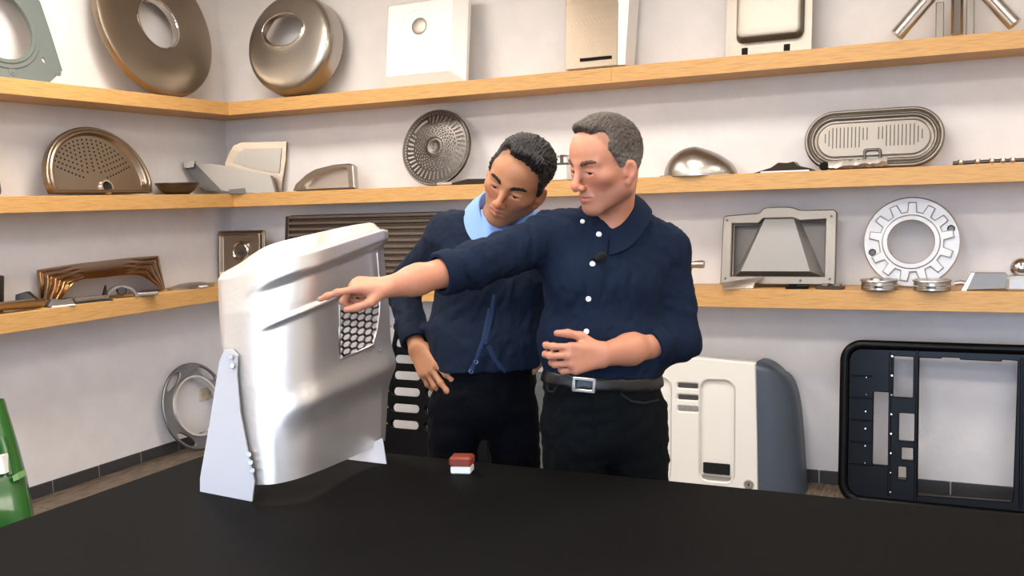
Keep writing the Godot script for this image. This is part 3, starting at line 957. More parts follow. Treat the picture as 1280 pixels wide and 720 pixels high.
	a.lathe([Vector2(0, 0.022), Vector2(0.017, 0.022), Vector2(0.021, 0.017), Vector2(0.021, -0.02), Vector2(0, -0.02)], 24)
	part("cap", a, M.black, t)
	# knobbly rods
	p = bk(1240, 203, 0.25)
	t = thing("knuckled_rod", "thin polished rod with round knuckles lying at the right end of the middle shelf", "rod", Transform3D(Basis(), Vector3(p.x, MID, 0.25)))
	a = MB.new()
	a.tube([Vector3(-0.165, 0.01, 0), Vector3(0, 0.012, 0), Vector3(0.5, 0.014, 0)], [0.009], 12)
	part("rod", a, M.dark_steel, t)
	for q in [-0.13, -0.06, 0.0, 0.045, 0.085, 0.16]:
		a = MB.new()
		a.x = Transform3D(Basis(), Vector3(q, 0.0135, 0)).scaled_local(Vector3(1.5, 1, 1))
		a.lathe([Vector2(0, -0.0135), Vector2(0.009, -0.01), Vector2(0.0135, 0), Vector2(0.009, 0.01), Vector2(0, 0.0135)], 16)
		part("knuckle", a, M.chrome, t)

# ---------------------------------------------------------------- lowest shelf
func low_shelf() -> void:
	var a := MB.new()
	var p := lf(2, 378, 0.12)
	# left end: cup, bracket, curved tray
	var t := thing("steel_cup", "upright dull steel cup at the far left of the lowest shelf", "cup", Transform3D(Basis(), Vector3(0.095, LOW, p.z + 0.07)))
	a.lathe([Vector2(0, 0.01), Vector2(0.07, 0.012), Vector2(0.086, 0.18), Vector2(0.09, 0.184), Vector2(0.092, 0.18), Vector2(0.08, 0.01), Vector2(0.074, 0), Vector2(0, 0)], 40)
	part("cup", a, M.dark_steel, t)
	p = lf(36, 378, 0.12)
	t = thing("small_clamp", "small dark steel clamp between the cup and the ribbed arch", "clamp", Transform3D(Basis(Vector3.UP, 0.6), Vector3(0.12, LOW, p.z)))
	a = MB.new()
	a.solid(PackedVector3Array([Vector3(-0.06, 0, 0.04), Vector3(0.05, 0, 0.04), Vector3(0.06, 0.03, 0.04), Vector3(0.0, 0.09, 0.04), Vector3(-0.05, 0.075, 0.04)]), Vector3(0, 0, -0.07), 0.9)
	part("body", a, M.dark_steel, t)
	a = MB.new(); a.box(Vector3(0.07, 0.02, 0), Vector3(0.05, 0.04, 0.05), 0.01)
	part("jaw", a, M.brown, t)
	p = lf(22, 388, 0.24)
	t = thing("curved_channel", "shallow curved steel channel lying at the far left edge of the lowest shelf", "channel", Transform3D(Basis(), Vector3(0.238, LOW, p.z)))
	a = MB.new()
	var rows := []
	for i in 15:
		var line := PackedVector3Array()
		for j in 13:
			var u := i / 14.0; var w := j / 12.0 * 2 - 1
			line.append(Vector3(w * 0.045, 0.004 + 0.035 * w * w * (1.0 + 0.4 * u) + 0.015 * (1 - u), 0.22 - 0.36 * u))
		rows.append(line)
	a.sheet(rows, 0.003, 1.0)
	part("channel", a, M.brown, t)
	# ribbed arch
	p = lf(125, 370, 0.15)
	t = thing("ribbed_arch", "polished arch-shaped steel part with wavy ribs at both ends, on the lowest left shelf", "bracket", Transform3D(Basis(), Vector3(0.15, LOW, p.z)))
	a = MB.new(); local_to(t, a)
	var op := [Vector2(50, 383), Vector2(46, 338), Vector2(90, 331), Vector2(125, 327), Vector2(160, 323), Vector2(198, 320), Vector2(206, 361)]
	var ip := [Vector2(73, 381), Vector2(88, 358), Vector2(102, 350), Vector2(127, 347), Vector2(158, 344), Vector2(178, 346), Vector2(200, 361)]
	rows = []
	var NU := 110
	for i in NU + 1:
		var u := float(i) / NU
		var k := u * 6.0
		var s := mini(int(k), 5)
		var oo: Vector2 = op[s].lerp(op[s + 1], k - s) if s in [0, 5] else op[s].cubic_interpolate(op[s + 1], op[maxi(s - 1, 1)], op[mini(s + 2, 5)], k - s)
		var ii: Vector2 = ip[s].cubic_interpolate(ip[s + 1], ip[maxi(s - 1, 0)], ip[mini(s + 2, 6)], k - s)
		var amp := smoothstep(0.42, 0.2, u) + smoothstep(0.62, 0.8, u)
		var line := PackedVector3Array()
		for j in 41:
			var w := j / 40.0
			var q := oo.lerp(ii, w)
			var dep := lerpf(0.05, 0.20, w) + 0.02 * sin(PI * w)
			dep += 0.010 * amp * sin(w * TAU * 4.0 + 0.6 * sin(u * 40.0)) * smoothstep(0.0, 0.12, w) * smoothstep(1.0, 0.92, w)
			var pt := lf(q.x, q.y, dep)
			line.append(Vector3(pt.x, maxf(pt.y, LOW + 0.003), pt.z))
		rows.append(line)
	a.sheet(rows, 0.003, 1.0)
	part("arch", a, steel(Color(0.62, 0.50, 0.37), 0.22), t)
	# small pieces along the edge
	p = lf(80, 384, 0.27)
	t = thing("flat_bracket", "dark flat bracket with a white foot under the left end of the ribbed arch", "bracket", Transform3D(Basis(Vector3.UP, 1.2), Vector3(0.25, LOW, p.z)))
	a = MB.new(); a.solid(PackedVector3Array([Vector3(-0.08, 0.006, 0.03), Vector3(0.06, 0.006, 0.03), Vector3(0.05, 0.04, 0.02), Vector3(0.0, 0.035, 0.02), Vector3(-0.05, 0.045, 0.02)]), Vector3(0, 0, -0.05))
	part("body", a, M.dark_steel, t)
	a = MB.new(); a.box(Vector3(0.0, 0.004, 0.02), Vector3(0.12, 0.008, 0.05), 0.002)
	part("foot", a, M.white, t)
	p = lf(113, 375, 0.25)
	t = thing("pronged_strip", "flat grey strip with one upright prong under the ribbed arch", "metal part", Transform3D(Basis(Vector3.UP, 1.35), Vector3(0.24, LOW, p.z)))
	a = MB.new(); a.box(Vector3(0, 0.02, 0), Vector3(0.2, 0.025, 0.07), 0.006)
	part("strip", a, M.steel, t)
	a = MB.new(); a.solid(PackedVector3Array([Vector3(0.075, 0.03, 0.02), Vector3(0.1, 0.03, 0.02), Vector3(0.095, 0.085, 0.02)]), Vector3(0, 0, -0.02))
	part("prong", a, M.dark_steel, t)
	a = MB.new(); a.box(Vector3(0, 0.004, 0), Vector3(0.24, 0.008, 0.08), 0.002)
	part("base_sheet", a, M.dark_steel, t)
	p = lf(155, 370, 0.24)
	t = thing("ring_clip", "half-round steel ring clip standing under the ribbed arch", "clip", Transform3D(Basis(Vector3.UP, 0.9), Vector3(0.22, LOW, p.z)))
	a = MB.new()
	rows = []
	for i in 25:
		var g := PI * i / 24.0
		rows.append(PackedVector3Array([Vector3(cos(g) * 0.085, sin(g) * 0.075, 0.05), Vector3(cos(g) * 0.085, sin(g) * 0.075, -0.05)]))
	a.sheet(rows, 0.014, -1.0)
	part("ring", a, M.steel, t)
	a = MB.new()
	a.x = Transform3D(Basis(Vector3.RIGHT, PI / 2), Vector3(0.0, 0.045, 0.03))
	a.lathe([Vector2(0, 0.02), Vector2(0.022, 0.02), Vector2(0.028, 0.012), Vector2(0.028, -0.03), Vector2(0, -0.03)], 20)
	part("pin", a, M.dark_steel, t)
	a = MB.new(); a.box(Vector3(0.14, 0.012, 0), Vector3(0.12, 0.02, 0.06), 0.004)
	part("tongue", a, M.steel, t)
	p = lf(245, 357, 0.24)
	t = thing("shallow_lid", "shallow grey lid lying near the shelf corner behind the stamped panel", "lid", Transform3D(Basis(), Vector3(0.2, LOW, p.z)))
	a = MB.new(); a.lathe([Vector2(0.15, 0.0), Vector2(0.152, 0.012), Vector2(0.12, 0.02), Vector2(0.07, 0.033), Vector2(0, 0.036)], 48, 0.65, 1.2)
	part("lid", a, M.steel, t)
	a = MB.new(); a.box(Vector3(0.095, 0.012, 0.0), Vector3(0.03, 0.01, 0.06), 0.002)
	part("tab", a, M.white, t)
	# corner pan with a round hole
	t = thing("square_pan", "square polished pan with a round hole standing in the shelf corner", "pan", back_frame(0.215, LOW, 0.16, 4))
	a = MB.new()
	var sq := rrect(0.41, 0.345, 0.02, Vector2(0, 0.173), 6)
	var hol := oval(0.062, 0.062, Vector2(0.01, 0.205), sq.size())
	# start the round hole at the same angle as the outline
	hol = PackedVector2Array()
	for q in sq: hol.append(Vector2(0.01, 0.205) + (q - Vector2(0.0, 0.173)).normalized() * 0.066)
	a.pan(sq, Vector2(), smooth_profile([Vector2(0.0, 0.026), Vector2(0.04, 0.03), Vector2(0.1, 0.016), Vector2(0.55, 0.014), Vector2(0.66, 0.016), Vector2(0.74, 0.036), Vector2(0.82, 0.036), Vector2(0.86, 0.014), Vector2(0.9, 0.012), Vector2(0.96, 0.016), Vector2(1.0, 0.006)], 2), 0.003, hol)
	part("pan", a, M.brown, t)
	a = MB.new()
	a.x = Transform3D(Basis(Vector3.RIGHT, PI / 2), Vector3(0.01, 0.205, 0.0))
	a.lathe([Vector2(0.052, -0.05), Vector2(0.054, 0.03), Vector2(0.06, 0.036), Vector2(0.067, 0.03), Vector2(0.07, 0.02)], 40)
	part("spout", a, M.chrome, t)
	# ribbed grille
	t = thing("ribbed_grille", "large brown-grey grille of horizontal ribs behind the men on the lowest shelf", "grille", back_frame(1.27, LOW + 0.004, 0.2, 8))
	a = MB.new()
	a.box(Vector3(0, 0.215, -0.012), Vector3(1.34, 0.43, 0.008), 0.002)
	for q in [-0.655, 0.655]: a.box(Vector3(q, 0.215, 0.0), Vector3(0.03, 0.43, 0.03), 0.003)
	part("backing", a, M.dark_steel, t)
	for i in 11:
		a = MB.new()
		var y := 0.02 + i * 0.0388
		a.solid(PackedVector3Array([Vector3(-0.64, y, -0.008), Vector3(-0.64, y + 0.006, 0.012), Vector3(-0.64, y + 0.021, 0.016), Vector3(-0.64, y + 0.030, -0.008)]), Vector3(1.28, 0, 0))
		part("rib", a, M.rib, t)
	# piece behind the sleeve
	p = bk(872, 332, 0.16)
	t = thing("stub_handle", "end of a small steel handle showing beside the right man's sleeve", "handle", Transform3D(Basis(), Vector3(p.x, LOW, 0.16)))
	a = MB.new()
	a.tube([Vector3(-0.05, 0.002, 0), Vector3(-0.05, 0.09, 0), Vector3(-0.03, 0.115, 0), Vector3(0.005, 0.118, 0), Vector3(0.035, 0.118, 0)], [0.016, 0.016, 0.018, 0.021, 0.021], 16)
	part("handle", a, M.steel, t)
	# framed hopper
	t = thing("framed_hopper", "grey steel frame with a trapezoid chute face, leaning on the lowest right shelf", "metal part", back_frame(3.757, LOW + 0.011, 0.18, 11))
	a = MB.new()
	var of := V2([-0.29, 0.0, 0.29, 0.0, 0.29, 0.37, 0.275, 0.385, 0.11, 0.385, 0.075, 0.40, 0.045, 0.405, -0.045, 0.405, -0.075, 0.40, -0.10, 0.375, -0.27, 0.365, -0.285, 0.35])
	var inn := V2([-0.235, 0.045, 0.235, 0.045, 0.235, 0.335, 0.11, 0.33, 0.075, 0.345, -0.075, 0.345, -0.10, 0.32, -0.235, 0.32])
	a.plate(of, [inn], -0.01, 0.03, 0.005)
	part("frame", a, M.dull, t)
	a = MB.new()
	a.plate(MB.inset(MB.ccw(inn), -0.004), [], -0.055, -0.045, 0.001)
	part("back_sheet", a, M.dark_steel, t)
	a = MB.new()
	var c0 := [Vector3(-0.185, 0.07, 0.02), Vector3(0.165, 0.07, 0.02), Vector3(0.06, 0.395, 0.012), Vector3(-0.05, 0.395, 0.012)]
	var c1 := [Vector3(-0.235, 0.047, -0.045), Vector3(0.232, 0.047, -0.045), Vector3(0.075, 0.40, -0.045), Vector3(-0.07, 0.40, -0.045)]
	a.quad(c0[0], c0[1], c0[2], c0[3], Vector3.BACK)
	for i in 4:
		var j := (i + 1) % 4
		var m: Vector3 = (c0[j] - c0[i]).cross(c1[i] - c0[i]).normalized()
		if m.dot((c0[i] + c0[j]) * 0.5 - Vector3(0, 0.22, -0.02)) < 0: m = -m
		a.quad(c0[i], c0[j], c1[j], c1[i], m)
	part("chute", a, M.chute, t)
	for q in [Vector2(-0.263, 0.03), Vector2(-0.263, 0.34), Vector2(0.263, 0.03), Vector2(0.263, 0.35), Vector2(0.12, 0.022)]:
		a = MB.new()
		a.x = Transform3D(Basis(Vector3.RIGHT, PI / 2), Vector3(q.x, q.y, 0.03))
		a.lathe([Vector2(0, 0.002), Vector2(0.006, 0.002), Vector2(0.007, 0)], 12)
		part("rivet", a, M.dark_steel, t)
	# toothed flange
	t = thing("toothed_flange", "pale cast round flange with gear-like teeth and two bolt holes, on the lowest right shelf", "flange", back_frame(4.394, LOW + 0.003, 0.14, 6))
	a = MB.new()
	a.plate(oval(0.222, 0.222, Vector2(0, 0.222), 80), [oval(0.105, 0.105, Vector2(0, 0.222), 64), oval(0.012, 0.012, Vector2(0.178, 0.285), 16), oval(0.012, 0.012, Vector2(-0.178, 0.172), 16)], 0.0, 0.022, 0.006)
	part("disc", a, M.cast, t)
	a = MB.new()
	var gear := PackedVector2Array()
	var teeth := [0, 25, 50, 77, 104, 131, 158, 196, 222, 249, 276, 303, 330]
	for k in teeth.size():
		var g0: float = teeth[k]
		for q in [[-9.0, 0.150], [-6.0, 0.196], [5.0, 0.196], [8.0, 0.150]]:
			var g := deg_to_rad(g0 + 12.0 + q[0])
			gear.append(Vector2(cos(g) * q[1], 0.222 + sin(g) * q[1]))
	a.plate(gear, [oval(0.108, 0.108, Vector2(0, 0.222), 64)], 0.022, 0.036, 0.005)
	part("tooth_ring", a, M.cast, t)
	a = MB.new()
	a.x = Transform3D(Basis(Vector3.RIGHT, PI / 2), Vector3(0, 0.222, 0.036))
	a.lathe([Vector2(0.107, 0.0), Vector2(0.109, 0.008), Vector2(0.128, 0.008), Vector2(0.134, 0.0)], 64)
	part("hub_rim", a, M.cast, t)
	for q in [Vector2(0.178, 0.285), Vector2(-0.178, 0.172)]:
		a = MB.new()
		a.x = Transform3D(Basis(Vector3.RIGHT, PI / 2), Vector3(q.x, q.y, 0.014))
		a.lathe([Vector2(0, 0.0), Vector2(0.0125, 0.0), Vector2(0.0125, 0.006), Vector2(0.016, 0.010), Vector2(0.018, 0.008)], 20)
		part("bolt_seat", a, M.dark_steel, t)
	# small parts in the front row
	p = bk(927, 358, 0.25)
	t = thing("folded_strip", "folded bright sheet strip lying below the framed hopper's left side", "metal part", Transform3D(Basis(Vector3.UP, 0.3), Vector3(p.x, LOW, 0.27)))
	a = MB.new()
	rows = [PackedVector3Array([Vector3(-0.10, 0.004, 0.035), Vector3(0.06, 0.004, 0.03)]), PackedVector3Array([Vector3(-0.085, 0.018, 0.015), Vector3(0.07, 0.03, 0.012)]), PackedVector3Array([Vector3(-0.11, 0.030, -0.02), Vector3(0.12, 0.058, -0.02)])]
	a.sheet(rows, 0.005, -1.0)
	part("strip", a, M.bright, t)
	p = bk(996, 360, 0.25)
	t = thing("dark_plate", "small flat dark plate lying before the framed hopper", "plate", Transform3D(Basis(Vector3.UP, 0.1), Vector3(p.x, LOW, 0.24)))
	a = MB.new(); a.box(Vector3(0, 0.008, 0), Vector3(0.11, 0.016, 0.06), 0.003); a.box(Vector3(-0.02, 0.019, 0), Vector3(0.04, 0.01, 0.03), 0.002)
	part("plate", a, M.black, t)
	p = bk(1040, 360, 0.25)
	t = thing("slotted_clip", "small dark slotted clip with bright edges right of the dark plate", "clip", Transform3D(Basis(Vector3.UP, -0.2), Vector3(p.x, LOW, 0.24)))
	a = MB.new(); a.box(Vector3(-0.01, 0.008, 0), Vector3(0.13, 0.016, 0.06), 0.003)
	part("body", a, M.dark_steel, t)
	for q in [-0.03, 0.03]:
		a = MB.new(); a.box(Vector3(q, 0.022, 0.0), Vector3(0.03, 0.014, 0.05), 0.003)
		part("tooth", a, M.steel, t)
	for k in 2:
		p = bk([1099, 1165][k], 360, 0.262)
		t = thing("round_tin", ["round flat steel tin with a lid knob, lower left of the toothed flange", "round flat steel tin without a knob, lower right of the toothed flange"][k], "tin", Transform3D(Basis(), Vector3(p.x, LOW, 0.262)), "round tins on the lowest shelf")
		a = MB.new()
		a.lathe([Vector2(0, 0), Vector2(0.078, 0), Vector2(0.084, 0.006), Vector2(0.082, 0.042), Vector2(0.088, 0.046), Vector2(0.086, 0.052), Vector2(0.07, 0.05), Vector2(0, 0.05)], 48)
		part("tin", a, M.steel, t)
		if k == 0:
			a = MB.new(); a.x.origin = Vector3(-0.01, 0.05, 0.0)
			a.lathe([Vector2(0.03, 0.0), Vector2(0.028, 0.008), Vector2(0.018, 0.013), Vector2(0, 0.013)], 24)
			part("knob", a, M.steel, t)
		a = MB.new(); a.x.origin = Vector3(0, 0.0, 0)
		a.lathe([Vector2(0.083, 0.016), Vector2(0.086, 0.019), Vector2(0.086, 0.024), Vector2(0.083, 0.027)], 48)
		part("bead", a, M.chrome, t)
	p = bk(1231, 362, 0.24)
	t = thing("wedge_box", "wedge-shaped steel box with a bright sloped left end, right of the toothed flange", "box", Transform3D(Basis(), Vector3(p.x, LOW, 0.2)))
	a = MB.new()
	a.solid(PackedVector3Array([Vector3(-0.075, 0.004, 0.05), Vector3(0.085, 0.015, 0.05), Vector3(0.10, 0.07, 0.05), Vector3(0.09, 0.082, 0.05), Vector3(-0.045, 0.082, 0.05)]), Vector3(0, 0, -0.1), 0.92)
	part("body", a, M.dull, t)
	a = MB.new()
	a.solid(PackedVector3Array([Vector3(-0.10, 0.0, 0.052), Vector3(-0.078, 0.0, 0.052), Vector3(-0.045, 0.082, 0.052), Vector3(-0.058, 0.085, 0.052)]), Vector3(0, 0, -0.1))
	part("sloped_end", a, M.bright, t)
	a = MB.new(); a.tube([Vector3(-0.13, 0.03, 0.02), Vector3(-0.10, 0.035, 0.02), Vector3(-0.08, 0.03, 0.02)], [0.012], 10)
	part("spout", a, M.steel, t)
	p = bk(1275, 366, 0.24)
	t = thing("ball_joint", "steel ball joint on a pale block at the right end of the lowest shelf", "joint", Transform3D(Basis(), Vector3(p.x, LOW, 0.22)))
	a = MB.new(); a.box(Vector3(0.0, 0.035, 0.0), Vector3(0.115, 0.07, 0.1), 0.012)
	part("block", a, M.cast, t)
	a = MB.new(); a.x.origin = Vector3(0.005, 0.105, 0)
	a.lathe([Vector2(0, -0.046), Vector2(0.03, -0.036), Vector2(0.046, -0.012), Vector2(0.048, 0.0), Vector2(0.046, 0.014), Vector2(0.036, 0.032), Vector2(0.018, 0.045), Vector2(0, 0.048)], 32)
	part("ball", a, M.chrome, t)

# ---------------------------------------------------------------- things on the floor
func floor_things() -> void:
	var a := MB.new()
	# ring plate leaning on the left wall
	var t := thing("ring_plate", "round grey steel plate with bright inner ring and oval cut-outs on the floor", "plate", left_frame(0.53, 0.0, 0.14, 12))
	var cuts := []
	for g in [232.0, 128.0, 52.0, 308.0]:
		var o := PackedVector2Array()
		var c := Vector2(cos(deg_to_rad(g)), sin(deg_to_rad(g)))
		for q in oval(0.026, 0.082, Vector2(), 24):
			o.append(Vector2(0, 0.285) + c * (0.241 + q.x) + Vector2(-c.y, c.x) * q.y)
		cuts.append(o)
	cuts.append(oval(0.185, 0.185, Vector2(0, 0.285), 64))
	a.plate(oval(0.285, 0.285, Vector2(0, 0.285), 80), cuts, 0.0, 0.02, 0.004)
	part("plate", a, steel(Color(0.55, 0.55, 0.55), 0.4), t)
	a = MB.new()
	a.x = Transform3D(Basis(Vector3.RIGHT, PI / 2), Vector3(0, 0.285, 0.0))
	a.lathe([Vector2(0.182, 0.0), Vector2(0.182, 0.026), Vector2(0.187, 0.032), Vector2(0.200, 0.032), Vector2(0.205, 0.02)], 72)
	part("inner_ring", a, M.bright, t)
	# green panel at the left edge of the view
	var p := at(10, 600, 4.1)
	t = thing("green_panel", "glossy green painted metal panel at the left edge, in front of the left wall", "panel", Transform3D(Basis(), Vector3(p.x, 0, p.z)))
	var gm := mat(Color(0.055, 0.31, 0.045), 0.30)
	gm.clearcoat_enabled = true; gm.clearcoat = 0.6; gm.clearcoat_roughness = 0.1
	a = MB.new(); local_to(t, a)
	var b0 := at(30, 690, 4.1); b0.y = 0.0
	var r := [[5, 498, 4.25], [20, 548, 4.2], [32, 592, 4.15], [41, 640, 4.1], [41, 668, 4.08]]
	var rows := []
	for q in r:
		var line := PackedVector3Array()
		line.append(at(q[0] + 2, q[1] + 4, q[2] + 0.10))
		line.append(at(q[0], q[1], q[2] + 0.03))
		line.append(at(q[0] - 4, q[1], q[2]))
		for s in [14, 30, 50, 80, 120]: line.append(at(q[0] - s, q[1] - s * 0.10, q[2] - s * 0.002))
		rows.append(line)
	var last := PackedVector3Array()
	for q in rows[-1]: last.append(Vector3(q.x, 0.0, q.z))
	rows.append(last)
	a.sheet(rows, 0.006, -1.0)
	part("shell", a, gm, t)
	a = MB.new(); local_to(t, a)
	a.tube([at(2, 548, 4.15), at(6, 562, 4.14), at(10, 580, 4.12), at(13, 594, 4.11)], [0.018], 12)
	part("moulding", a, gm, t)
	a = MB.new(); local_to(t, a)
	px_solid(a, [-20, 575, 2, 570, 7, 592, -20, 596], 4.07, 0.05)
	part("label", a, M.white, t, "white label")
	a = MB.new(); local_to(t, a)
	px_solid(a, [15, 595, 22, 592, 24, 599, 17, 602], 4.09, 0.06)
	part("latch", a, mat(Color(0.45, 0.62, 0.38), 0.3), t)
	# black slotted rack behind the left man
	t = thing("slotted_rack", "black panel with rows of rounded slots leaning on the back wall behind the left man", "panel", back_frame(1.78, 0.0, 0.42, 11))
	a = MB.new()
	var slots := []
	var rail := []
	for k in 7:
		var y := 0.235 + k * 0.098
		for c in 3:
			slots.append(rrect(0.195, 0.05, 0.025, Vector2(-0.185 + c * 0.235 - 0.008 * k * 0.3, y)))
	a.plate(V2([-0.40, 0.03, -0.38, 0.0, 0.40, 0.0, 0.42, 0.04, 0.34, 0.80, 0.30, 0.83, -0.24, 0.83, -0.29, 0.80]), slots, -0.02, 0.02, 0.006)
	part("panel", a, M.black, t)
	for k in 7:
		a = MB.new(); a.x.origin = Vector3(-0.305 - 0.0024 * k, 0.235 + k * 0.098, 0.02)
		a.box(Vector3(), Vector3(0.012, 0.012, 0.008), 0.002)
		part("rivet", a, M.steel, t)
	a = MB.new()
	a.tube([Vector3(-0.39, 0.02, 0.02), Vector3(-0.275, 0.80, 0.02), Vector3(-0.23, 0.825, 0.02), Vector3(0.30, 0.825, 0.02), Vector3(0.33, 0.79, 0.02), Vector3(0.41, 0.02, 0.02)], [0.014], 12)
	part("rim", a, M.black, t)
	p = Vector3(2.02, 0, 0.5)
	t = thing("teal_strip", "narrow teal and white strip standing between the left man's legs, before the black rack", "strip", back_frame(p.x + 0.03, 0, 0.56, 12))
	a = MB.new(); a.box(Vector3(0, 0.15, 0), Vector3(0.02, 0.30, 0.012), 0.002)
	part("strip", a, mat(Color(0.45, 0.66, 0.62), 0.4), t)
	# grey board between the two men
	t = thing("grey_board", "plain dark grey board standing on the floor between the two men's legs", "board", back_frame(2.52, 0.0, 0.55, 8))
	a = MB.new(); a.plate(rrect(0.52, 0.62, 0.03, Vector2(0, 0.31)), [], -0.012, 0.012, 0.004)
	part("board", a, mat(Color(0.30, 0.31, 0.31), 0.5), t)
	a = MB.new(); a.plate(rrect(0.40, 0.48, 0.03, Vector2(0, 0.31)), [], 0.012, 0.018, 0.003)
	part("raised_field", a, mat(Color(0.28, 0.29, 0.29), 0.5), t)
	# white appliance cover with a slate end
	t = thing("appliance_cover", "white machine cover with recessed panels, small vents and a slate grey curved end", "machine cover", back_frame(3.30, 0.0, 0.36, 5))
	var wh = M.white_gloss
	a = MB.new()
	var o2 := V2([-0.62, 0.0, 0.39, 0.0, 0.385, 0.3, 0.37, 0.688, -0.10, 0.712, -0.62, 0.705])
	var vents := []
	for k in 3: vents.append(rrect(0.11, 0.026, 0.007, Vector2(0.012 + 0.002 * k, 0.552 - 0.062 * k), 3))
	var rec := rrect(0.178, 0.535, 0.05, Vector2(0.170, 0.325))
	var rec2 := rrect(0.24, 0.56, 0.05, Vector2(-0.20, 0.31))
	a.plate(o2, vents + [rec, rec2], -0.10, 0.0, 0.008)
	part("front", a, wh, t)
	for k in 2:
		a = MB.new()
		var q: PackedVector2Array = [rec, rec2][k]
		var c: Vector2 = [Vector2(0.170, 0.325), Vector2(-0.20, 0.31)][k]
		a.pan(q, c, smooth_profile([Vector2(0.0, -0.012), Vector2(0.6, -0.012), Vector2(0.8, -0.013), Vector2(0.93, -0.016), Vector2(0.975, -0.012), Vector2(1.0, 0.001), Vector2(1.03, 0.003)], 2), 0.004)
		var fp := part("recessed_panel", a, wh, t)
		if k == 0:
			a = MB.new(); a.plate(rrect(0.142, 0.058, 0.006, Vector2(0.168, 0.125), 3), [], -0.012, -0.008, 0.001)
			part("display_window", a, mat(Color(0.05, 0.07, 0.07), 0.15), fp)
			a = MB.new(); a.plate(rrect(0.155, 0.02, 0.008, Vector2(0.168, 0.083), 3), [], -0.012, 0.002, 0.003)
			part("handle_lip", a, M.steel, fp)
	for k in 3:
		a = MB.new()
		a.box(Vector3(0.012 + 0.002 * k, 0.552 - 0.062 * k, -0.012), Vector3(0.108, 0.026, 0.004), 0.001)
		if k == 2:
			for e in [-0.032, 0.0, 0.032]: a.box(Vector3(0.016 + e, 0.552 - 0.062 * k, -0.007), Vector3(0.02, 0.014, 0.006), 0.003)
		part("vent", a, M.dark_steel if k < 2 else M.steel, t)
	a = MB.new()
	a.x = Transform3D(Basis(Vector3.RIGHT, PI / 2), Vector3(0.338, 0.06, 0.0))
	a.lathe([Vector2(0, 0.004), Vector2(0.010, 0.004), Vector2(0.011, 0.010), Vector2(0.022, 0.010), Vector2(0.026, 0.0)], 28)
	var lk := part("lock", a, M.steel, t)
	a = MB.new(); a.box(Vector3(0.338, 0.06, 0.005), Vector3(0.006, 0.014, 0.003), 0.0005)
	part("keyhole", a, M.hole, lk)
	rows = []
	for i in 17:
		var y := 0.69 * i / 16.0
		var u := i / 16.0
		var w := 0.205 - 0.03 * u - 0.06 * pow(u, 6.0)
		var x0 := lerpf(0.388, 0.371, u)
		var line := PackedVector3Array()
		for j in 13:
			var g := PI * 0.5 * j / 12.0
			line.append(Vector3(x0 + sin(g) * w, y - (0.06 * pow(sin(g), 2.0)) * pow(u, 8.0), -0.13 * (1.0 - cos(g))))
		line.append(Vector3(x0 + w + 0.006, y - 0.06 * pow(u, 8.0), -0.20))
		rows.append(line)
	var top := PackedVector3Array()
	for q in rows[-1]: top.append(Vector3(q.x * 0.97 + 0.011, q.y + 0.004, -0.20))
	rows.append(top)
	a = MB.new(); a.sheet(rows, 0.006, 1.0)
	part("end_cover", a, mat(Color(0.235, 0.27, 0.31), 0.42), t, "slate grey curved end cover")
	# black glossy frame
	t = thing("black_frame", "glossy black housing frame with one large and several small openings, beside the machine cover", "frame", back_frame(4.70, 0.0, 0.27, 8))
	var bm := mat(Color(0.010, 0.011, 0.012), 0.28)
	bm.metallic_specular = 0.28
	a = MB.new()
	var holes := []
	for q in [[-0.377, 0.635, 0.09, 0.2], [-0.435, 0.375, 0.07, 0.36], [-0.316, 0.39, 0.07, 0.135], [-0.311, 0.26, 0.052, 0.06], [-0.333, 0.165, 0.036, 0.062], [0.40, 0.38, 0.08, 0.22], [0.40, 0.63, 0.08, 0.2]]:
		if q[0] == -0.377: q[0] = -0.334
		holes.append(rrect(q[2], q[3], 0.004, Vector2(q[0], q[1]), 2))
	holes.append(V2([-0.262, 0.065, 0.145, 0.075, 0.15, 0.10, 0.165, 0.735, 0.10, 0.737, 0.095, 0.728, -0.08, 0.73, -0.085, 0.738, -0.16, 0.738, -0.165, 0.732, -0.262, 0.732]))
	a.plate(rrect(1.24, 0.80, 0.095, Vector2(0, 0.40), 10), holes, -0.015, 0.03, 0.004)
	part("plate", a, bm, t)
	a = MB.new()
	var ln := []
	for q in rrect(1.215, 0.775, 0.085, Vector2(0, 0.40), 10): ln.append(Vector3(q.x, q.y, 0.03))
	ln.append(ln[0])
	a.tube(ln, [0.024], 14, false)
	part("rim", a, bm, t)
	for q in [[-0.272, 0.40, 0.012, 0.74], [-0.393, 0.40, 0.012, 0.70], [0.18, 0.40, 0.012, 0.70]]:
		a = MB.new(); a.box(Vector3(q[0], q[1], 0.036), Vector3(q[2], q[3], 0.016), 0.003)
		part("stiffener", a, bm, t)
	for y in [0.19, 0.30, 0.41, 0.52, 0.63]:
		a = MB.new(); a.box(Vector3(-0.525, y, 0.036), Vector3(0.10, 0.008, 0.012), 0.003)
		part("stiffener", a, bm, t)
	for k in 8:
		a = MB.new()
		a.x = Transform3D(Basis(Vector3.RIGHT, PI / 2), Vector3(-0.385, 0.07 + k * 0.095, 0.044))
		a.lathe([Vector2(0, 0.004), Vector2(0.004, 0.004), Vector2(0.006, 0)], 10)
		part("screw", a, M.chrome, t)
	for k in 6:
		a = MB.new()
		a.x = Transform3D(Basis(Vector3.RIGHT, PI / 2), Vector3(-0.505, 0.20 + k * 0.085, 0.031))
		a.lathe([Vector2(0, 0.004), Vector2(0.003, 0.004), Vector2(0.005, 0)], 10)
		part("screw", a, M.chrome, t)

# ---------------------------------------------------------------- the silver stamped panel on the table
static func away_from(p: Vector2, a: Vector2, b: Vector2) -> float:   # signed distance from the line a-b, positive above it on the panel
	var e := (b - a).normalized()
	return (p - a).cross(e)

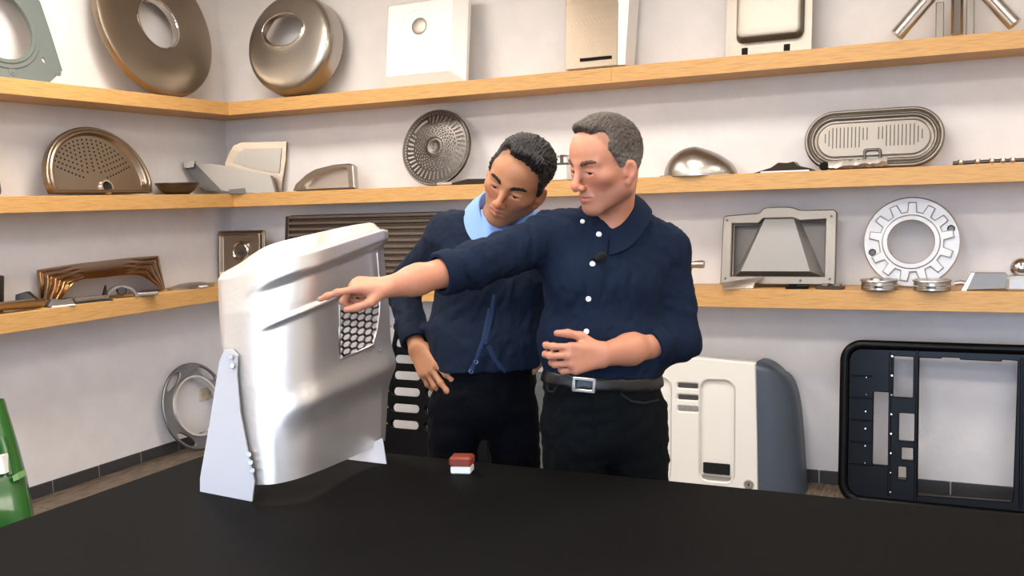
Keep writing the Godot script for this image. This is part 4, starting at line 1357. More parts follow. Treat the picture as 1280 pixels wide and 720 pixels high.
func stamped_panel() -> void:
	var base := onh(330, 610, TABLE)
	var t := thing("stamped_panel", "silver stamped sheet metal panel with a honeycomb opening, standing on the black table", "panel", Transform3D(Basis(), base))
	var ctl := [
		[326, 598, 2.30, 317, 604, 2.20, 326, 606, 2.165, 350, 604, 2.165, 390, 594, 2.205, 437, 575, 2.36, 480, 554, 2.50, 486, 551, 2.54],
		[312, 545, 2.31, 303, 548, 2.21, 315, 548, 2.17, 345, 545, 2.165, 389, 537, 2.205, 437, 520, 2.36, 481, 502, 2.505, 489, 499, 2.545],
		[300, 480, 2.33, 289, 483, 2.225, 303, 483, 2.18, 338, 480, 2.165, 387, 473, 2.205, 435, 459, 2.355, 479, 444, 2.505, 489, 440, 2.55],
		[288, 432, 2.34, 277, 434, 2.24, 292, 434, 2.195, 332, 430, 2.17, 386, 422, 2.205, 434, 408, 2.355, 477, 394, 2.505, 487, 391, 2.55],
		[285, 392, 2.36, 274, 394, 2.26, 290, 392, 2.205, 330, 386, 2.175, 386, 372, 2.205, 433, 357, 2.355, 474, 342, 2.505, 482, 340, 2.55],
		[284, 352, 2.39, 272, 350, 2.285, 290, 346, 2.225, 328, 333, 2.195, 386, 314, 2.215, 432, 299, 2.36, 472, 287, 2.51, 477, 288, 2.55],
		[288, 345, 2.42, 276, 343, 2.34, 298, 330, 2.315, 335, 307, 2.31, 392, 292, 2.335, 432, 283, 2.45, 462, 278, 2.56, 467, 279, 2.58],
		[292, 352, 2.43, 283, 350, 2.37, 304, 338, 2.35, 340, 316, 2.35, 394, 300, 2.37, 433, 291, 2.48, 463, 287, 2.585, 467, 288, 2.60]]
	var NU := 150; var NV := 170
	var px := []   # the same grid in picture units, to say where beads and openings lie
	var rows := []
	for i in NV + 1:
		var k := 7.0 * i / NV
		var s := mini(int(k), 6)
		var line := PackedVector3Array(); var line2 := PackedVector2Array()
		for j in NU + 1:
			var q := 7.0 * j / NU
			var c := mini(int(q), 6)
			var pt := Vector3()
			for e in 2:
				var w: Array = ctl[s + e]
				var g := func(n: int) -> Vector3:
					n = clampi(n, 0, 7)
					return Vector3(w[n * 3], w[n * 3 + 1], w[n * 3 + 2])
				var v: Vector3 = g.call(c).cubic_interpolate(g.call(c + 1), g.call(c - 1), g.call(c + 2), q - c)
				if c == 0 or c >= 5: v = g.call(c).lerp(g.call(c + 1), q - c) if c != 5 else g.call(c).cubic_interpolate(g.call(c + 1), g.call(c - 1), g.call(c + 1) * 2.0 - g.call(c), q - c)
				pt += v * (k - s if e == 1 else 1.0 - (k - s))
			line.append(at(pt.x, pt.y, pt.z)); line2.append(Vector2(pt.x, pt.y))
		rows.append(line); px.append(line2)
	var shaped := []
	for i in NV + 1:
		var line := PackedVector3Array()
		for j in NU + 1:
			var up: Vector3 = rows[mini(i + 1, NV)][j] - rows[maxi(i - 1, 0)][j]
			var ac: Vector3 = rows[i][mini(j + 1, NU)] - rows[i][maxi(j - 1, 0)]
			var m := ac.cross(up).normalized()
			var q: Vector2 = px[i][j]
			var f := 0.0
			var face: float = smoothstep(0.6, 1.6, 7.0 * j / NU)
			if i < NV * 5 / 7 + 1:
				var d := away_from(q, Vector2(300, 376), Vector2(473, 309))
				f += 0.017 * smoothstep(-3.0, 9.0, d) * smoothstep(296.0, 360.0, q.x)
				d = away_from(q, Vector2(318, 414), Vector2(424, 369))
				f += (0.0085 * exp(-pow(d / (2.6 if d > 0 else 4.2), 2.0))) * smoothstep(316.0, 348.0, q.x) * smoothstep(440.0, 405.0, q.x)
				d = away_from(q, Vector2(350, 517), Vector2(487, 455))
				f += 0.014 * exp(-pow(d / 16.0, 2.0)) * smoothstep(338.0, 400.0, q.x)
				f -= 0.010 * smoothstep(0.0, -40.0, d) * smoothstep(338.0, 400.0, q.x)
			line.append(rows[i][j] + m * f * face)
		shaped.append(line)
	var win := V2([424, 382, 424, 450, 466, 431, 473, 400, 475, 366, 450, 371])
	var keep := func(i: int, j: int) -> bool:
		return not (j > NU * 4 / 7 and j < NU * 6 / 7 + 1 and Geometry2D.is_point_in_polygon((px[i][j] + px[i + 1][j + 1]) * 0.5, win))
	var a := MB.new(); local_to(t, a)
	a.sheet(shaped, 0.004, -1.0, false, keep)
	part("shell", a, M.panel, t)
	# honeycomb
	var face_at := func(q: Vector2, back: float) -> Vector3:
		return at(q.x, q.y, 2.205 + (q.x - 387.0) * 0.00322 + back)
	a = MB.new(); local_to(t, a)
	var sx := 9.2; var sy := 8.9
	for i in 9:
		for j in 12:
			var c := Vector2(424.0 + i * sx * 0.98, 366.0 + j * sy + (sy * 0.5 if i % 2 else 0.0) - i * 3.6 + 10.0)
			for k in 3:
				var g0 := deg_to_rad(60.0 * k); var g1 := deg_to_rad(60.0 * k + 60.0)
				var r := 5.5
				var p0 := c + Vector2(cos(g0) * r * 1.05, sin(g0) * r * 0.92 - cos(g0) * 2.0); var p1 := c + Vector2(cos(g1) * r * 1.05, sin(g1) * r * 0.92 - cos(g1) * 2.0)
				if Geometry2D.is_point_in_polygon((p0 + p1) * 0.5, win) and maxf(p0.x, p1.x) < 477.0:
					a.tube([face_at.call(p0, 0.004), face_at.call(p1, 0.004)], [0.0031], 6, false)
	part("honeycomb", a, M.dark_steel, t, "dark honeycomb grille")
	a = MB.new(); local_to(t, a)
	var fr := []
	for q in [Vector2(424, 381), Vector2(424, 415), Vector2(424, 450), Vector2(445, 441), Vector2(466, 431), Vector2(471, 413), Vector2(474, 392), Vector2(475.5, 366), Vector2(473.5, 340), Vector2(471.5, 316)]: fr.append(face_at.call(q, 0.0))
	a.tube(fr, [0.0035], 8)
	part("window_edge", a, M.bright, t)
	# supports
	var on_table := func(q: Array) -> PackedVector3Array:
		var o := PackedVector3Array()
		for e in q: o.append(Vector3(e.x, maxf(e.y, TABLE + 0.0005), e.z))
		return o
	a = MB.new(); local_to(t, a)
	a.solid(on_table.call([at(250, 615, 2.252), at(315, 628, 2.162), at(318, 602, 2.155), at(309, 562, 2.160), at(300, 516, 2.165), at(296, 470, 2.17), at(297, 444, 2.175), at(290, 437, 2.18), at(280, 438, 2.195), at(274, 452, 2.205), at(262, 528, 2.225), at(250, 598, 2.248)]), Vector3(FWD.x, 0, FWD.z) * 0.008)
	part("support_plate", a, M.stand, t)
	a = MB.new(); local_to(t, a)
	a.solid(on_table.call([at(424, 574, 2.51), at(452, 577, 2.475), at(483, 581, 2.44), at(478, 548, 2.47)]), Vector3(FWD.x, 0, FWD.z) * 0.008)
	part("support_plate", a, M.stand, t)
	for q in [[288, 446, 2.172], [290, 457, 2.169], [311, 568, 2.154], [313, 578, 2.153], [315, 588, 2.151]]:
		a = MB.new(); local_to(t, a)
		a.tube([at(q[0], q[1], q[2] + 0.012), at(q[0], q[1], q[2] - 0.004)], [0.0065, 0.0055], 12)
		part("bolt", a, M.steel, t)
	for q in [[475.5, 437, 2.488]]:
		a = MB.new(); local_to(t, a)
		a.tube([at(q[0], q[1], q[2] + 0.012), at(q[0], q[1], q[2] - 0.003)], [0.006, 0.005], 12)
		part("bolt", a, M.dark_steel, t)

# ---------------------------------------------------------------- people: a field of tapered limbs, meshed as surface nets
class Field:
	var A := PackedVector3Array()
	var C := PackedVector3Array()
	var INV := PackedFloat32Array()
	var RA := PackedFloat32Array()
	var DR := PackedFloat32Array()
	var S := PackedFloat32Array()
	var K := PackedFloat32Array()
	var OP := PackedInt32Array()   # 0 joined, 1 cut away, 2 half-space near a point
	var T: Array[Basis] = []
	var every := PackedInt32Array()
	func put(a: Vector3, c: Vector3, b: Basis, ra: float, rb: float, s: float, k: float, op: int) -> void:
		every.append(A.size())
		A.append(a); C.append(c); T.append(b); RA.append(ra); DR.append(rb - ra); S.append(s); K.append(k); OP.append(op)
		INV.append(1.0 / maxf(c.length_squared(), 1e-12))
	# a limb from a to b; wide is the direction in which its section is m times as thick
	func limb(a: Vector3, b: Vector3, ra: float, rb: float, k := 0.02, wide := Vector3.ZERO, m := 1.0, op := 0) -> void:
		var t := Basis()
		if m != 1.0:
			var w := wide.normalized()
			var f := 1.0 - 1.0 / m
			t = Basis(Vector3.RIGHT - w * (f * w.x), Vector3.UP - w * (f * w.y), Vector3.BACK - w * (f * w.z))
		put(a, t * (b - a), t, ra, rb, 1.0, k, op)
	func egg(c: Vector3, axes: Basis, r: Vector3, k := 0.02, op := 0) -> void:
		var t := Basis.from_scale(Vector3(1.0 / r.x, 1.0 / r.y, 1.0 / r.z)) * axes.transposed()
		put(c, Vector3.ZERO, t, 1.0, 1.0, minf(r.x, minf(r.y, r.z)), k, op)
	func plane(p: Vector3, n: Vector3, reach: float) -> void:   # keeps what lies behind p against n
		put(p, n.normalized(), Basis(), reach, reach, 1.0, 0.0, 2)
	func eval(p: Vector3, list: PackedInt32Array) -> float:
		var d := 10.0
		for i in list:
			var q := p - A[i]
			if OP[i] == 2:
				if q.length_squared() < RA[i] * RA[i]: d = maxf(d, q.dot(C[i]))
				continue
			q = T[i] * q
			var c := C[i]
			var h := clampf(q.dot(c) * INV[i], 0.0, 1.0)
			var e := ((q - c * h).length() - RA[i] - DR[i] * h) * S[i]
			var k := K[i]
			if OP[i] == 0:
				var f := k - absf(d - e)
				d = minf(d, e)
				if f > 0.0: d -= f * f * 0.25 / k
			else:
				var f := k - absf(d + e)
				d = maxf(d, -e)
				if f > 0.0: d += f * f * 0.25 / k
		return d
	func near(p: Vector3, rb: float) -> PackedInt32Array:
		var es := PackedFloat32Array(); es.resize(A.size())
		var lo := INF
		for i in A.size():
			if OP[i] == 2:
				es[i] = 0.0
				continue
			var q := T[i] * (p - A[i])
			var c := C[i]
			var h := clampf(q.dot(c) * INV[i], 0.0, 1.0)
			es[i] = ((q - c * h).length() - RA[i] - DR[i] * h) * S[i]
			if OP[i] == 0: lo = minf(lo, es[i])
		var out := PackedInt32Array()
		for i in A.size():
			if OP[i] == 2:
				if (p - A[i]).length() < RA[i] + rb: out.append(i)
			elif OP[i] == 0:
				if es[i] < lo + 2.0 * rb + K[i]: out.append(i)
			elif es[i] < 2.0 * rb + K[i]: out.append(i)
		return out
	func normal(p: Vector3) -> Vector3:
		var h := 0.002
		var d := eval(p, every)
		return Vector3(eval(p + Vector3(h, 0, 0), every) - d, eval(p + Vector3(0, h, 0), every) - d, eval(p + Vector3(0, 0, h), every) - d).normalized()
	func trace(from: Vector3, dir: Vector3, far := 1.6) -> Vector3:   # where a line first meets the surface
		var t := 0.0
		dir = dir.normalized()
		for i in 90:
			var d := eval(from + dir * t, every)
			if d < 0.0006: break
			t += maxf(d * 0.7, 0.0005)
			if t > far: break
		return from + dir * t
	func mesh(mb: MB, lo: Vector3, hi: Vector3, cell: float, shape = null, paint = null) -> void:
		var nx := int(ceil((hi.x - lo.x) / cell)) + 1
		var ny := int(ceil((hi.y - lo.y) / cell)) + 1
		var nz := int(ceil((hi.z - lo.z) / cell)) + 1
		var B := 6
		nx = int(ceil(float(nx) / B)) * B; ny = int(ceil(float(ny) / B)) * B; nz = int(ceil(float(nz) / B)) * B
		var px := nx + 1; var py := ny + 1; var pz := nz + 1
		var val := PackedFloat32Array(); val.resize(px * py * pz); val.fill(9.0)
		var rb := cell * B * 0.5 * 1.7321
		var blocks := []
		for bx in range(0, nx, B):
			for by in range(0, ny, B):
				for bz in range(0, nz, B):
					var c := lo + Vector3(bx + B * 0.5, by + B * 0.5, bz + B * 0.5) * cell
					var l := near(c, rb)
					if l.is_empty(): continue
					var d := eval(c, l)
					if absf(d) > rb * 1.15 + 0.006:
						if d < 0.0:
							for i in B + 1:
								for j in B + 1:
									var o := ((bx + i) * py + by + j) * pz + bz
									for k in B + 1:
										if val[o + k] == 9.0: val[o + k] = -9.0
						continue
					blocks.append(Vector3i(bx, by, bz))
					for i in B + 1:
						for j in B + 1:
							var o := ((bx + i) * py + by + j) * pz + bz
							for k in B + 1:
								if absf(val[o + k]) > 8.0: val[o + k] = eval(lo + Vector3(bx + i, by + j, bz + k) * cell, l)
		var ids := PackedInt32Array(); ids.resize(nx * ny * nz); ids.fill(-1)
		var pts := PackedVector3Array()
		var off := [0, pz * py, pz, pz * py + pz, 1, pz * py + 1, pz + 1, pz * py + pz + 1]
		var cor := [Vector3(0, 0, 0), Vector3(1, 0, 0), Vector3(0, 1, 0), Vector3(1, 1, 0), Vector3(0, 0, 1), Vector3(1, 0, 1), Vector3(0, 1, 1), Vector3(1, 1, 1)]
		var ed := [0, 1, 2, 3, 4, 5, 6, 7, 0, 2, 1, 3, 4, 6, 5, 7, 0, 4, 1, 5, 2, 6, 3, 7]
		var w := PackedFloat32Array(); w.resize(8)
		for b in blocks:
			for i in range(b.x, b.x + B):
				for j in range(b.y, b.y + B):
					var o := (i * py + j) * pz
					for k in range(b.z, b.z + B):
						var neg := 0
						for q in 8:
							w[q] = val[o + k + off[q]]
							if w[q] < 0.0: neg += 1
						if neg == 0 or neg == 8: continue
						var s := Vector3(); var n := 0
						for q in range(0, 24, 2):
							var a := w[ed[q]]; var c := w[ed[q + 1]]
							if (a < 0.0) != (c < 0.0):
								s += cor[ed[q]].lerp(cor[ed[q + 1]], a / (a - c)); n += 1
						ids[(i * ny + j) * nz + k] = pts.size()
						pts.append(lo + (Vector3(i, j, k) + s / n) * cell)
		var tris := PackedInt32Array()
		for b in blocks:
			for i in range(maxi(b.x, 1), b.x + B):
				for j in range(maxi(b.y, 1), b.y + B):
					for k in range(maxi(b.z, 1), b.z + B):
						var o := (i * py + j) * pz + k
						var d0 := val[o]
						var i0 := (i * ny + j) * nz + k
						for q in 3:
							var d1 := val[o + [py * pz, pz, 1][q]]
							if (d0 < 0.0) == (d1 < 0.0): continue
							var u: int = [nz, 1, ny * nz][q]; var v: int = [1, ny * nz, nz][q]
							var c0 := ids[i0]; var c1 := ids[i0 - u]; var c2 := ids[i0 - u - v]; var c3 := ids[i0 - v]
							if c0 < 0 or c1 < 0 or c2 < 0 or c3 < 0: continue
							if d0 < 0.0: tris.append_array(PackedInt32Array([c0, c1, c2, c0, c2, c3]))
							else: tris.append_array(PackedInt32Array([c0, c2, c1, c0, c3, c2]))
		for r in (2 if shape != null else 1):
			var nn := PackedVector3Array(); nn.resize(pts.size())
			for q in range(0, tris.size(), 3):
				var m := (pts[tris[q + 2]] - pts[tris[q]]).cross(pts[tris[q + 1]] - pts[tris[q]])
				nn[tris[q]] += m; nn[tris[q + 1]] += m; nn[tris[q + 2]] += m
			if r == 0 and shape != null:
				for q in pts.size():
					pts[q] = shape.call(pts[q], nn[q].normalized())
				continue
			var base := mb.v.size()
			for q in pts.size():
				if paint != null: mb.col = paint.call(pts[q], nn[q].normalized())
				mb.vert(pts[q], nn[q] if nn[q].length_squared() > 1e-30 else Vector3.UP)
			for q in tris: mb.idx.append(base + q)

# a hand: wrist, direction of the fingers, direction the palm faces, which side the thumb is on, and the bend of each finger
static func hand(f: Field, wrist: Vector3, dir: Vector3, palm: Vector3, left: bool, curls: Array, spread: Array, thumb: Array, sc := 1.0) -> void:
	var D := dir.normalized()
	var N := (palm - D * palm.dot(D)).normalized()
	var S := D.cross(N) * (-1.0 if left else 1.0)
	var mcp := [Vector2(0.030, 0.090), Vector2(0.010, 0.095), Vector2(-0.011, 0.090), Vector2(-0.029, 0.080)]
	var len := [[0.044, 0.026, 0.021], [0.048, 0.029, 0.022], [0.044, 0.028, 0.021], [0.034, 0.021, 0.018]]
	var rad := [0.0094, 0.0096, 0.0092, 0.0082]
	for i in 4:
		var m: Vector3 = wrist + (S * mcp[i].x + D * mcp[i].y) * sc
		f.limb(wrist + (S * mcp[i].x * 0.55 + D * 0.008) * sc, m, 0.0150 * sc, 0.0118 * sc, 0.014)
	f.limb(wrist + (S * 0.012 + D * 0.02 + N * 0.008) * sc, wrist + (S * 0.022 + D * 0.055 + N * 0.008) * sc, 0.015 * sc, 0.013 * sc, 0.014)
	for i in 4:
		var p: Vector3 = wrist + (S * mcp[i].x + D * mcp[i].y) * sc
		var d0 := (D * cos(spread[i]) + S * sin(spread[i])).normalized()
		var ang := 0.0
		for k in 3:
			ang += deg_to_rad(curls[i][k])
			var e: Vector3 = p + (d0 * cos(ang) + N * sin(ang)) * (len[i][k] * sc)
			f.limb(p, e, rad[i] * sc * (1.0 - 0.07 * k), rad[i] * sc * (0.93 - 0.09 * k), 0.005)
			if k < 2: f.limb(e, e, rad[i] * sc * 0.98, rad[i] * sc * 0.98, 0.004)
			p = e
	var tp: Vector3 = wrist + (S * 0.022 + D * 0.022 + N * 0.006) * sc
	for k in 3:
		var t: Vector3 = thumb[k]
		var v := (S * t.x + D * t.y + N * t.z).normalized()
		var e: Vector3 = tp + v * ([0.044, 0.034, 0.027][k] * sc)
		f.limb(tp, e, [0.0155, 0.0112, 0.0105][k] * sc, [0.0122, 0.0104, 0.0085][k] * sc, 0.009 if k == 0 else 0.005)
		tp = e

# a head in its own axes: x to the person's left, y up, z where the face looks
static func head(f: Field, c: Vector3, b: Basis, sc: float) -> void:
	var P := func(x: float, y: float, z: float) -> Vector3: return c + b * (Vector3(x, y, z) * sc)
	var R := func(x: float, y: float, z: float) -> Vector3: return Vector3(x, y, z) * sc
	f.egg(P.call(0, 0.028, -0.014), b, R.call(0.074, 0.088, 0.094), 0.02)
	f.egg(P.call(0, 0.034, 0.028), b, R.call(0.061, 0.060, 0.054), 0.03)
	f.egg(P.call(0, -0.032, 0.024), b, R.call(0.056, 0.072, 0.053), 0.03)
	for s in [-1.0, 1.0]:
		f.limb(P.call(s * 0.050, -0.058, -0.008), P.call(s * 0.014, -0.100, 0.058), 0.021 * sc, 0.018 * sc, 0.025)
		f.limb(P.call(s * 0.056, -0.010, -0.008), P.call(s * 0.050, -0.058, -0.008), 0.018 * sc, 0.020 * sc, 0.025)
		f.egg(P.call(s * 0.044, -0.020, 0.046), b, R.call(0.022, 0.016, 0.020), 0.026)
		f.limb(P.call(s * 0.010, 0.019, 0.079), P.call(s * 0.046, 0.020, 0.060), 0.0090 * sc, 0.0085 * sc, 0.014)
	f.egg(P.call(0, -0.101, 0.064), b, R.call(0.022, 0.017, 0.019), 0.016)
	f.egg(P.call(0, -0.068, 0.064), b, R.call(0.030, 0.026, 0.024), 0.014)
	for s in [-1.0, 1.0]:
		f.egg(P.call(s * 0.032, 0.002, 0.089), b, R.call(0.019, 0.0115, 0.0135), 0.012, 1)
		f.egg(P.call(s * 0.031, -0.002, 0.0660), b, R.call(0.0170, 0.0135, 0.0145), 0.010)
		f.limb(P.call(s * 0.019, -0.0055, 0.0800), P.call(s * 0.031, -0.0065, 0.0822), 0.0034 * sc, 0.0054 * sc, 0.001, Vector3.ZERO, 1.0, 1)
		f.limb(P.call(s * 0.031, -0.0065, 0.0822), P.call(s * 0.043, -0.0055, 0.0785), 0.0054 * sc, 0.0034 * sc, 0.001, Vector3.ZERO, 1.0, 1)
		f.limb(P.call(s * 0.020, 0.0075, 0.0800), P.call(s * 0.043, 0.0065, 0.0770), 0.0016 * sc, 0.0016 * sc, 0.004, Vector3.ZERO, 1.0, 1)
	f.limb(P.call(0, 0.012, 0.080), P.call(0, -0.030, 0.104), 0.0082 * sc, 0.0100 * sc, 0.012)
	f.limb(P.call(0, -0.036, 0.104), P.call(0, -0.037, 0.104), 0.0112 * sc, 0.0112 * sc, 0.008)
	for s in [-1.0, 1.0]:
		f.egg(P.call(s * 0.0115, -0.041, 0.093), b, R.call(0.0088, 0.0080, 0.0110), 0.006)
		f.limb(P.call(s * 0.0065, -0.0480, 0.0985), P.call(s * 0.0075, -0.0490, 0.0950), 0.0030 * sc, 0.0030 * sc, 0.003, Vector3.ZERO, 1.0, 1)
		f.limb(P.call(s * 0.023, -0.042, 0.089), P.call(s * 0.037, -0.070, 0.073), 0.0035 * sc, 0.0030 * sc, 0.009, Vector3.ZERO, 1.0, 1)
		f.limb(P.call(0, -0.0640, 0.0845), P.call(s * 0.024, -0.0680, 0.0735), 0.0052 * sc, 0.0035 * sc, 0.006)
		f.limb(P.call(0, -0.0750, 0.0830), P.call(s * 0.022, -0.0705, 0.0735), 0.0062 * sc, 0.0035 * sc, 0.006)
	for s in [-1.0, 1.0]:
		f.limb(P.call(0, -0.0690, 0.0915), P.call(s * 0.028, -0.0700, 0.0775), 0.0028 * sc, 0.0022 * sc, 0.0015, Vector3.ZERO, 1.0, 1)
		# ear
		var e := b * Basis(Vector3.UP, -s * 0.45) * Basis(Vector3.RIGHT, -0.18)
		f.egg(P.call(s * 0.0805, -0.020, -0.012), e, R.call(0.0085, 0.0300, 0.0190), 0.004)
		f.egg(P.call(s * 0.0895, -0.014, -0.007), e, R.call(0.0075, 0.0200, 0.0115), 0.002, 1)
		f.limb(P.call(s * 0.078, -0.026, 0.003), P.call(s * 0.078, -0.018, 0.003), 0.0060 * sc, 0.0050 * sc, 0.004)
		f.limb(P.call(s * 0.075, -0.046, -0.003), P.call(s * 0.073, -0.048, -0.003), 0.0090 * sc, 0.0085 * sc, 0.006)

func skin_paint(c: Vector3, b: Basis, sc: float, base: Color, stubble: Color, nz: FastNoiseLite, line: Vector3, hairy: Color):
	var lin := base.srgb_to_linear(); var st := stubble.srgb_to_linear()
	var hl := hairy.srgb_to_linear(); var hn := Vector3(0, -0.42, 0.91).normalized()
	var lip := base.lerp(Color(0.62, 0.28, 0.25), 0.55).srgb_to_linear()
	var red := base.lerp(Color(0.80, 0.40, 0.33), 0.35).srgb_to_linear()
	return func(p: Vector3, _n: Vector3) -> Color:
		var q := b.transposed() * (p - c) / sc
		var v := lin * (1.0 + 0.06 * nz.get_noise_3dv(p * 40.0))
		if q.length() > 0.16: return v
		var front := smoothstep(0.0, 0.05, q.z)
		v = v.lerp(red, front * 0.8 * exp(-pow((absf(q.x) - 0.042) / 0.02, 2.0) - pow((q.y + 0.030) / 0.022, 2.0)))
		v = v.lerp(red, 0.7 * exp(-(pow(q.x, 2.0) + pow(q.y + 0.036, 2.0) + pow(q.z - 0.112, 2.0)) / 0.0004))
		if absf(q.x) > 0.068 and absf(q.z + 0.008) < 0.04: v = v.lerp(red, 0.35)
		var beard := smoothstep(-0.040, -0.062, q.y) * smoothstep(-0.02, 0.02, q.z) * smoothstep(-0.15, -0.11, q.y)
		v = v.lerp(st, 0.55 * beard)
		var lp := exp(-pow(q.x / 0.022, 4.0)) * exp(-pow((q.y + 0.0695 + 0.0015) / 0.0095, 4.0)) * front
		v = v.lerp(lip, 0.85 * lp)
		var pd := (q - line).dot(hn) + 0.004 * nz.get_noise_3dv(q * 160.0)
		if q.y > -0.035 and (absf(q.x) < 0.066 or q.y > 0.015): v = v.lerp(hl, 0.40 * smoothstep(0.010, 0.0, pd))
		return v

func people() -> void:
	var nz := FastNoiseLite.new(); nz.seed = 4; nz.frequency = 1.0; nz.fractal_octaves = 3
	man_left(nz)
	man_right(nz)

func fold_shape(nz: FastNoiseLite, amp: float, stretch: Vector3, fine := 0.0008):
	return func(p: Vector3, n: Vector3) -> Vector3:
		var q := p * stretch
		var w := q + Vector3(nz.get_noise_3dv(p * 5.0 + Vector3(7, 0, 0)), nz.get_noise_3dv(p * 5.0), 0.0) * 0.5
		var r := 1.0 - absf(nz.get_noise_3dv(w)) * 2.2
		return p + n * (amp * (r - 0.35) + amp * 0.5 * nz.get_noise_3dv(p * 4.0) + amp * 0.35 * (1.0 - absf(nz.get_noise_3dv(w * 2.3 + Vector3(3, 1, 5))) * 3.0) + fine * nz.get_noise_3dv(p * 60.0))

func cloth(col: Color, weave := 0.25) -> StandardMaterial3D:
	var m := mat(col, 0.85)
	m.normal_enabled = true; m.normal_texture = M.fine_n; m.normal_scale = weave
	m.metallic_specular = 0.2; m.rim_enabled = true; m.rim = 0.06; m.rim_tint = 0.7
	m.vertex_color_use_as_albedo = false
	return tri(m, Vector3(14, 14, 14), true)

func skin_material() -> StandardMaterial3D:
	var m := mat(Color.WHITE, 0.5)
	m.vertex_color_use_as_albedo = true
	m.subsurf_scatter_enabled = true; m.subsurf_scatter_strength = 0.12
	m.normal_enabled = true; m.normal_texture = M.fine_n; m.normal_scale = 0.08
	return tri(m, Vector3(30, 30, 30), true)

func strip_on(f: Field, pts: Array, half: float, lift: float, called: String, m: Material, parent: Node3D, base := 1.7) -> void:   # a flat band laid on cloth along picture points
	var mid := []
	for q in range(0, pts.size() - 2, 2):
		for k in 5:
			var x: float = lerpf(pts[q], pts[q + 2], k / 5.0); var y: float = lerpf(pts[q + 1], pts[q + 3], k / 5.0)
			mid.append(Vector2(x, y))
	mid.append(Vector2(pts[-2], pts[-1]))
	var rows := []
	for i in mid.size():
		var t: Vector2 = (mid[mini(i + 1, mid.size() - 1)] - mid[maxi(i - 1, 0)]).normalized()
		var s := Vector2(-t.y, t.x)
		var line := PackedVector3Array()
		for k in 5:
			var p: Vector2 = mid[i] + s * half * (k - 2) / 2.0
			var h := f.trace(at(p.x, p.y, base), ray(p.x, p.y))
			line.append(h + f.normal(h) * (lift if k > 0 and k < 4 else 0.0))
		rows.append(line)
	var a := MB.new(); a.grid(rows, false, 1.0)
	part(called, a, m, parent)

func button_on(f: Field, x: float, y: float, r: float, m: Material, parent: Node3D, called := "button") -> void:
	var h := f.trace(at(x, y, 1.7), ray(x, y))
	var n := f.normal(h)
	var a := MB.new()
	var e := n.cross(Vector3.UP).normalized()
	a.x = Transform3D(Basis(e, n, e.cross(n)), h)
	a.lathe([Vector2(r, -0.001), Vector2(r, 0.0022), Vector2(r * 0.8, 0.0032), Vector2(r * 0.62, 0.0024), Vector2(0, 0.0024)], 20)
	part(called, a, m, parent)

func collar(c: Vector3, up: Vector3, fwd: Vector3, r: float, drop: float, stand: float, leaf: float, point: float, gap: float, m: Material, parent: Node3D) -> void:
	var side := up.cross(fwd).normalized()
	fwd = side.cross(up).normalized()
	var rows := []
	var th := 0.003
	for i in 61:
		var g := deg_to_rad(lerpf(-180.0 + gap, 180.0 - gap, i / 60.0))
		var out := -fwd * cos(g) + side * sin(g) * 0.95
		var k := (1.0 - cos(g)) * 0.5
		var o := c + out * r * (1.0 + 0.06 * k) + up * (0.016 * (1.0 - k) - drop * k * k)
		var tip := smoothstep(0.55, 1.0, k)
		var line := PackedVector3Array()
		line.append(o - up * 0.01)
		line.append(o + up * stand * (1.0 - 0.35 * tip) - out * 0.002)
		line.append(o + up * (stand * (1.0 - 0.35 * tip) + 0.003) + out * 0.004)
		line.append(o + up * (stand * (1.0 - 0.4 * tip) - 0.002) + out * 0.010)
		var e := o + out * (0.030 + leaf * 0.30) - up * (leaf * 0.75 - stand + point * tip * 0.6) + fwd * point * tip * 0.25
		line.append((line[3] + e) * 0.5 + out * 0.004)
		line.append(e)
		rows.append(line)
	var a := MB.new()
	a.sheet(rows, th, 1.0)
	part("collar", a, m, parent)

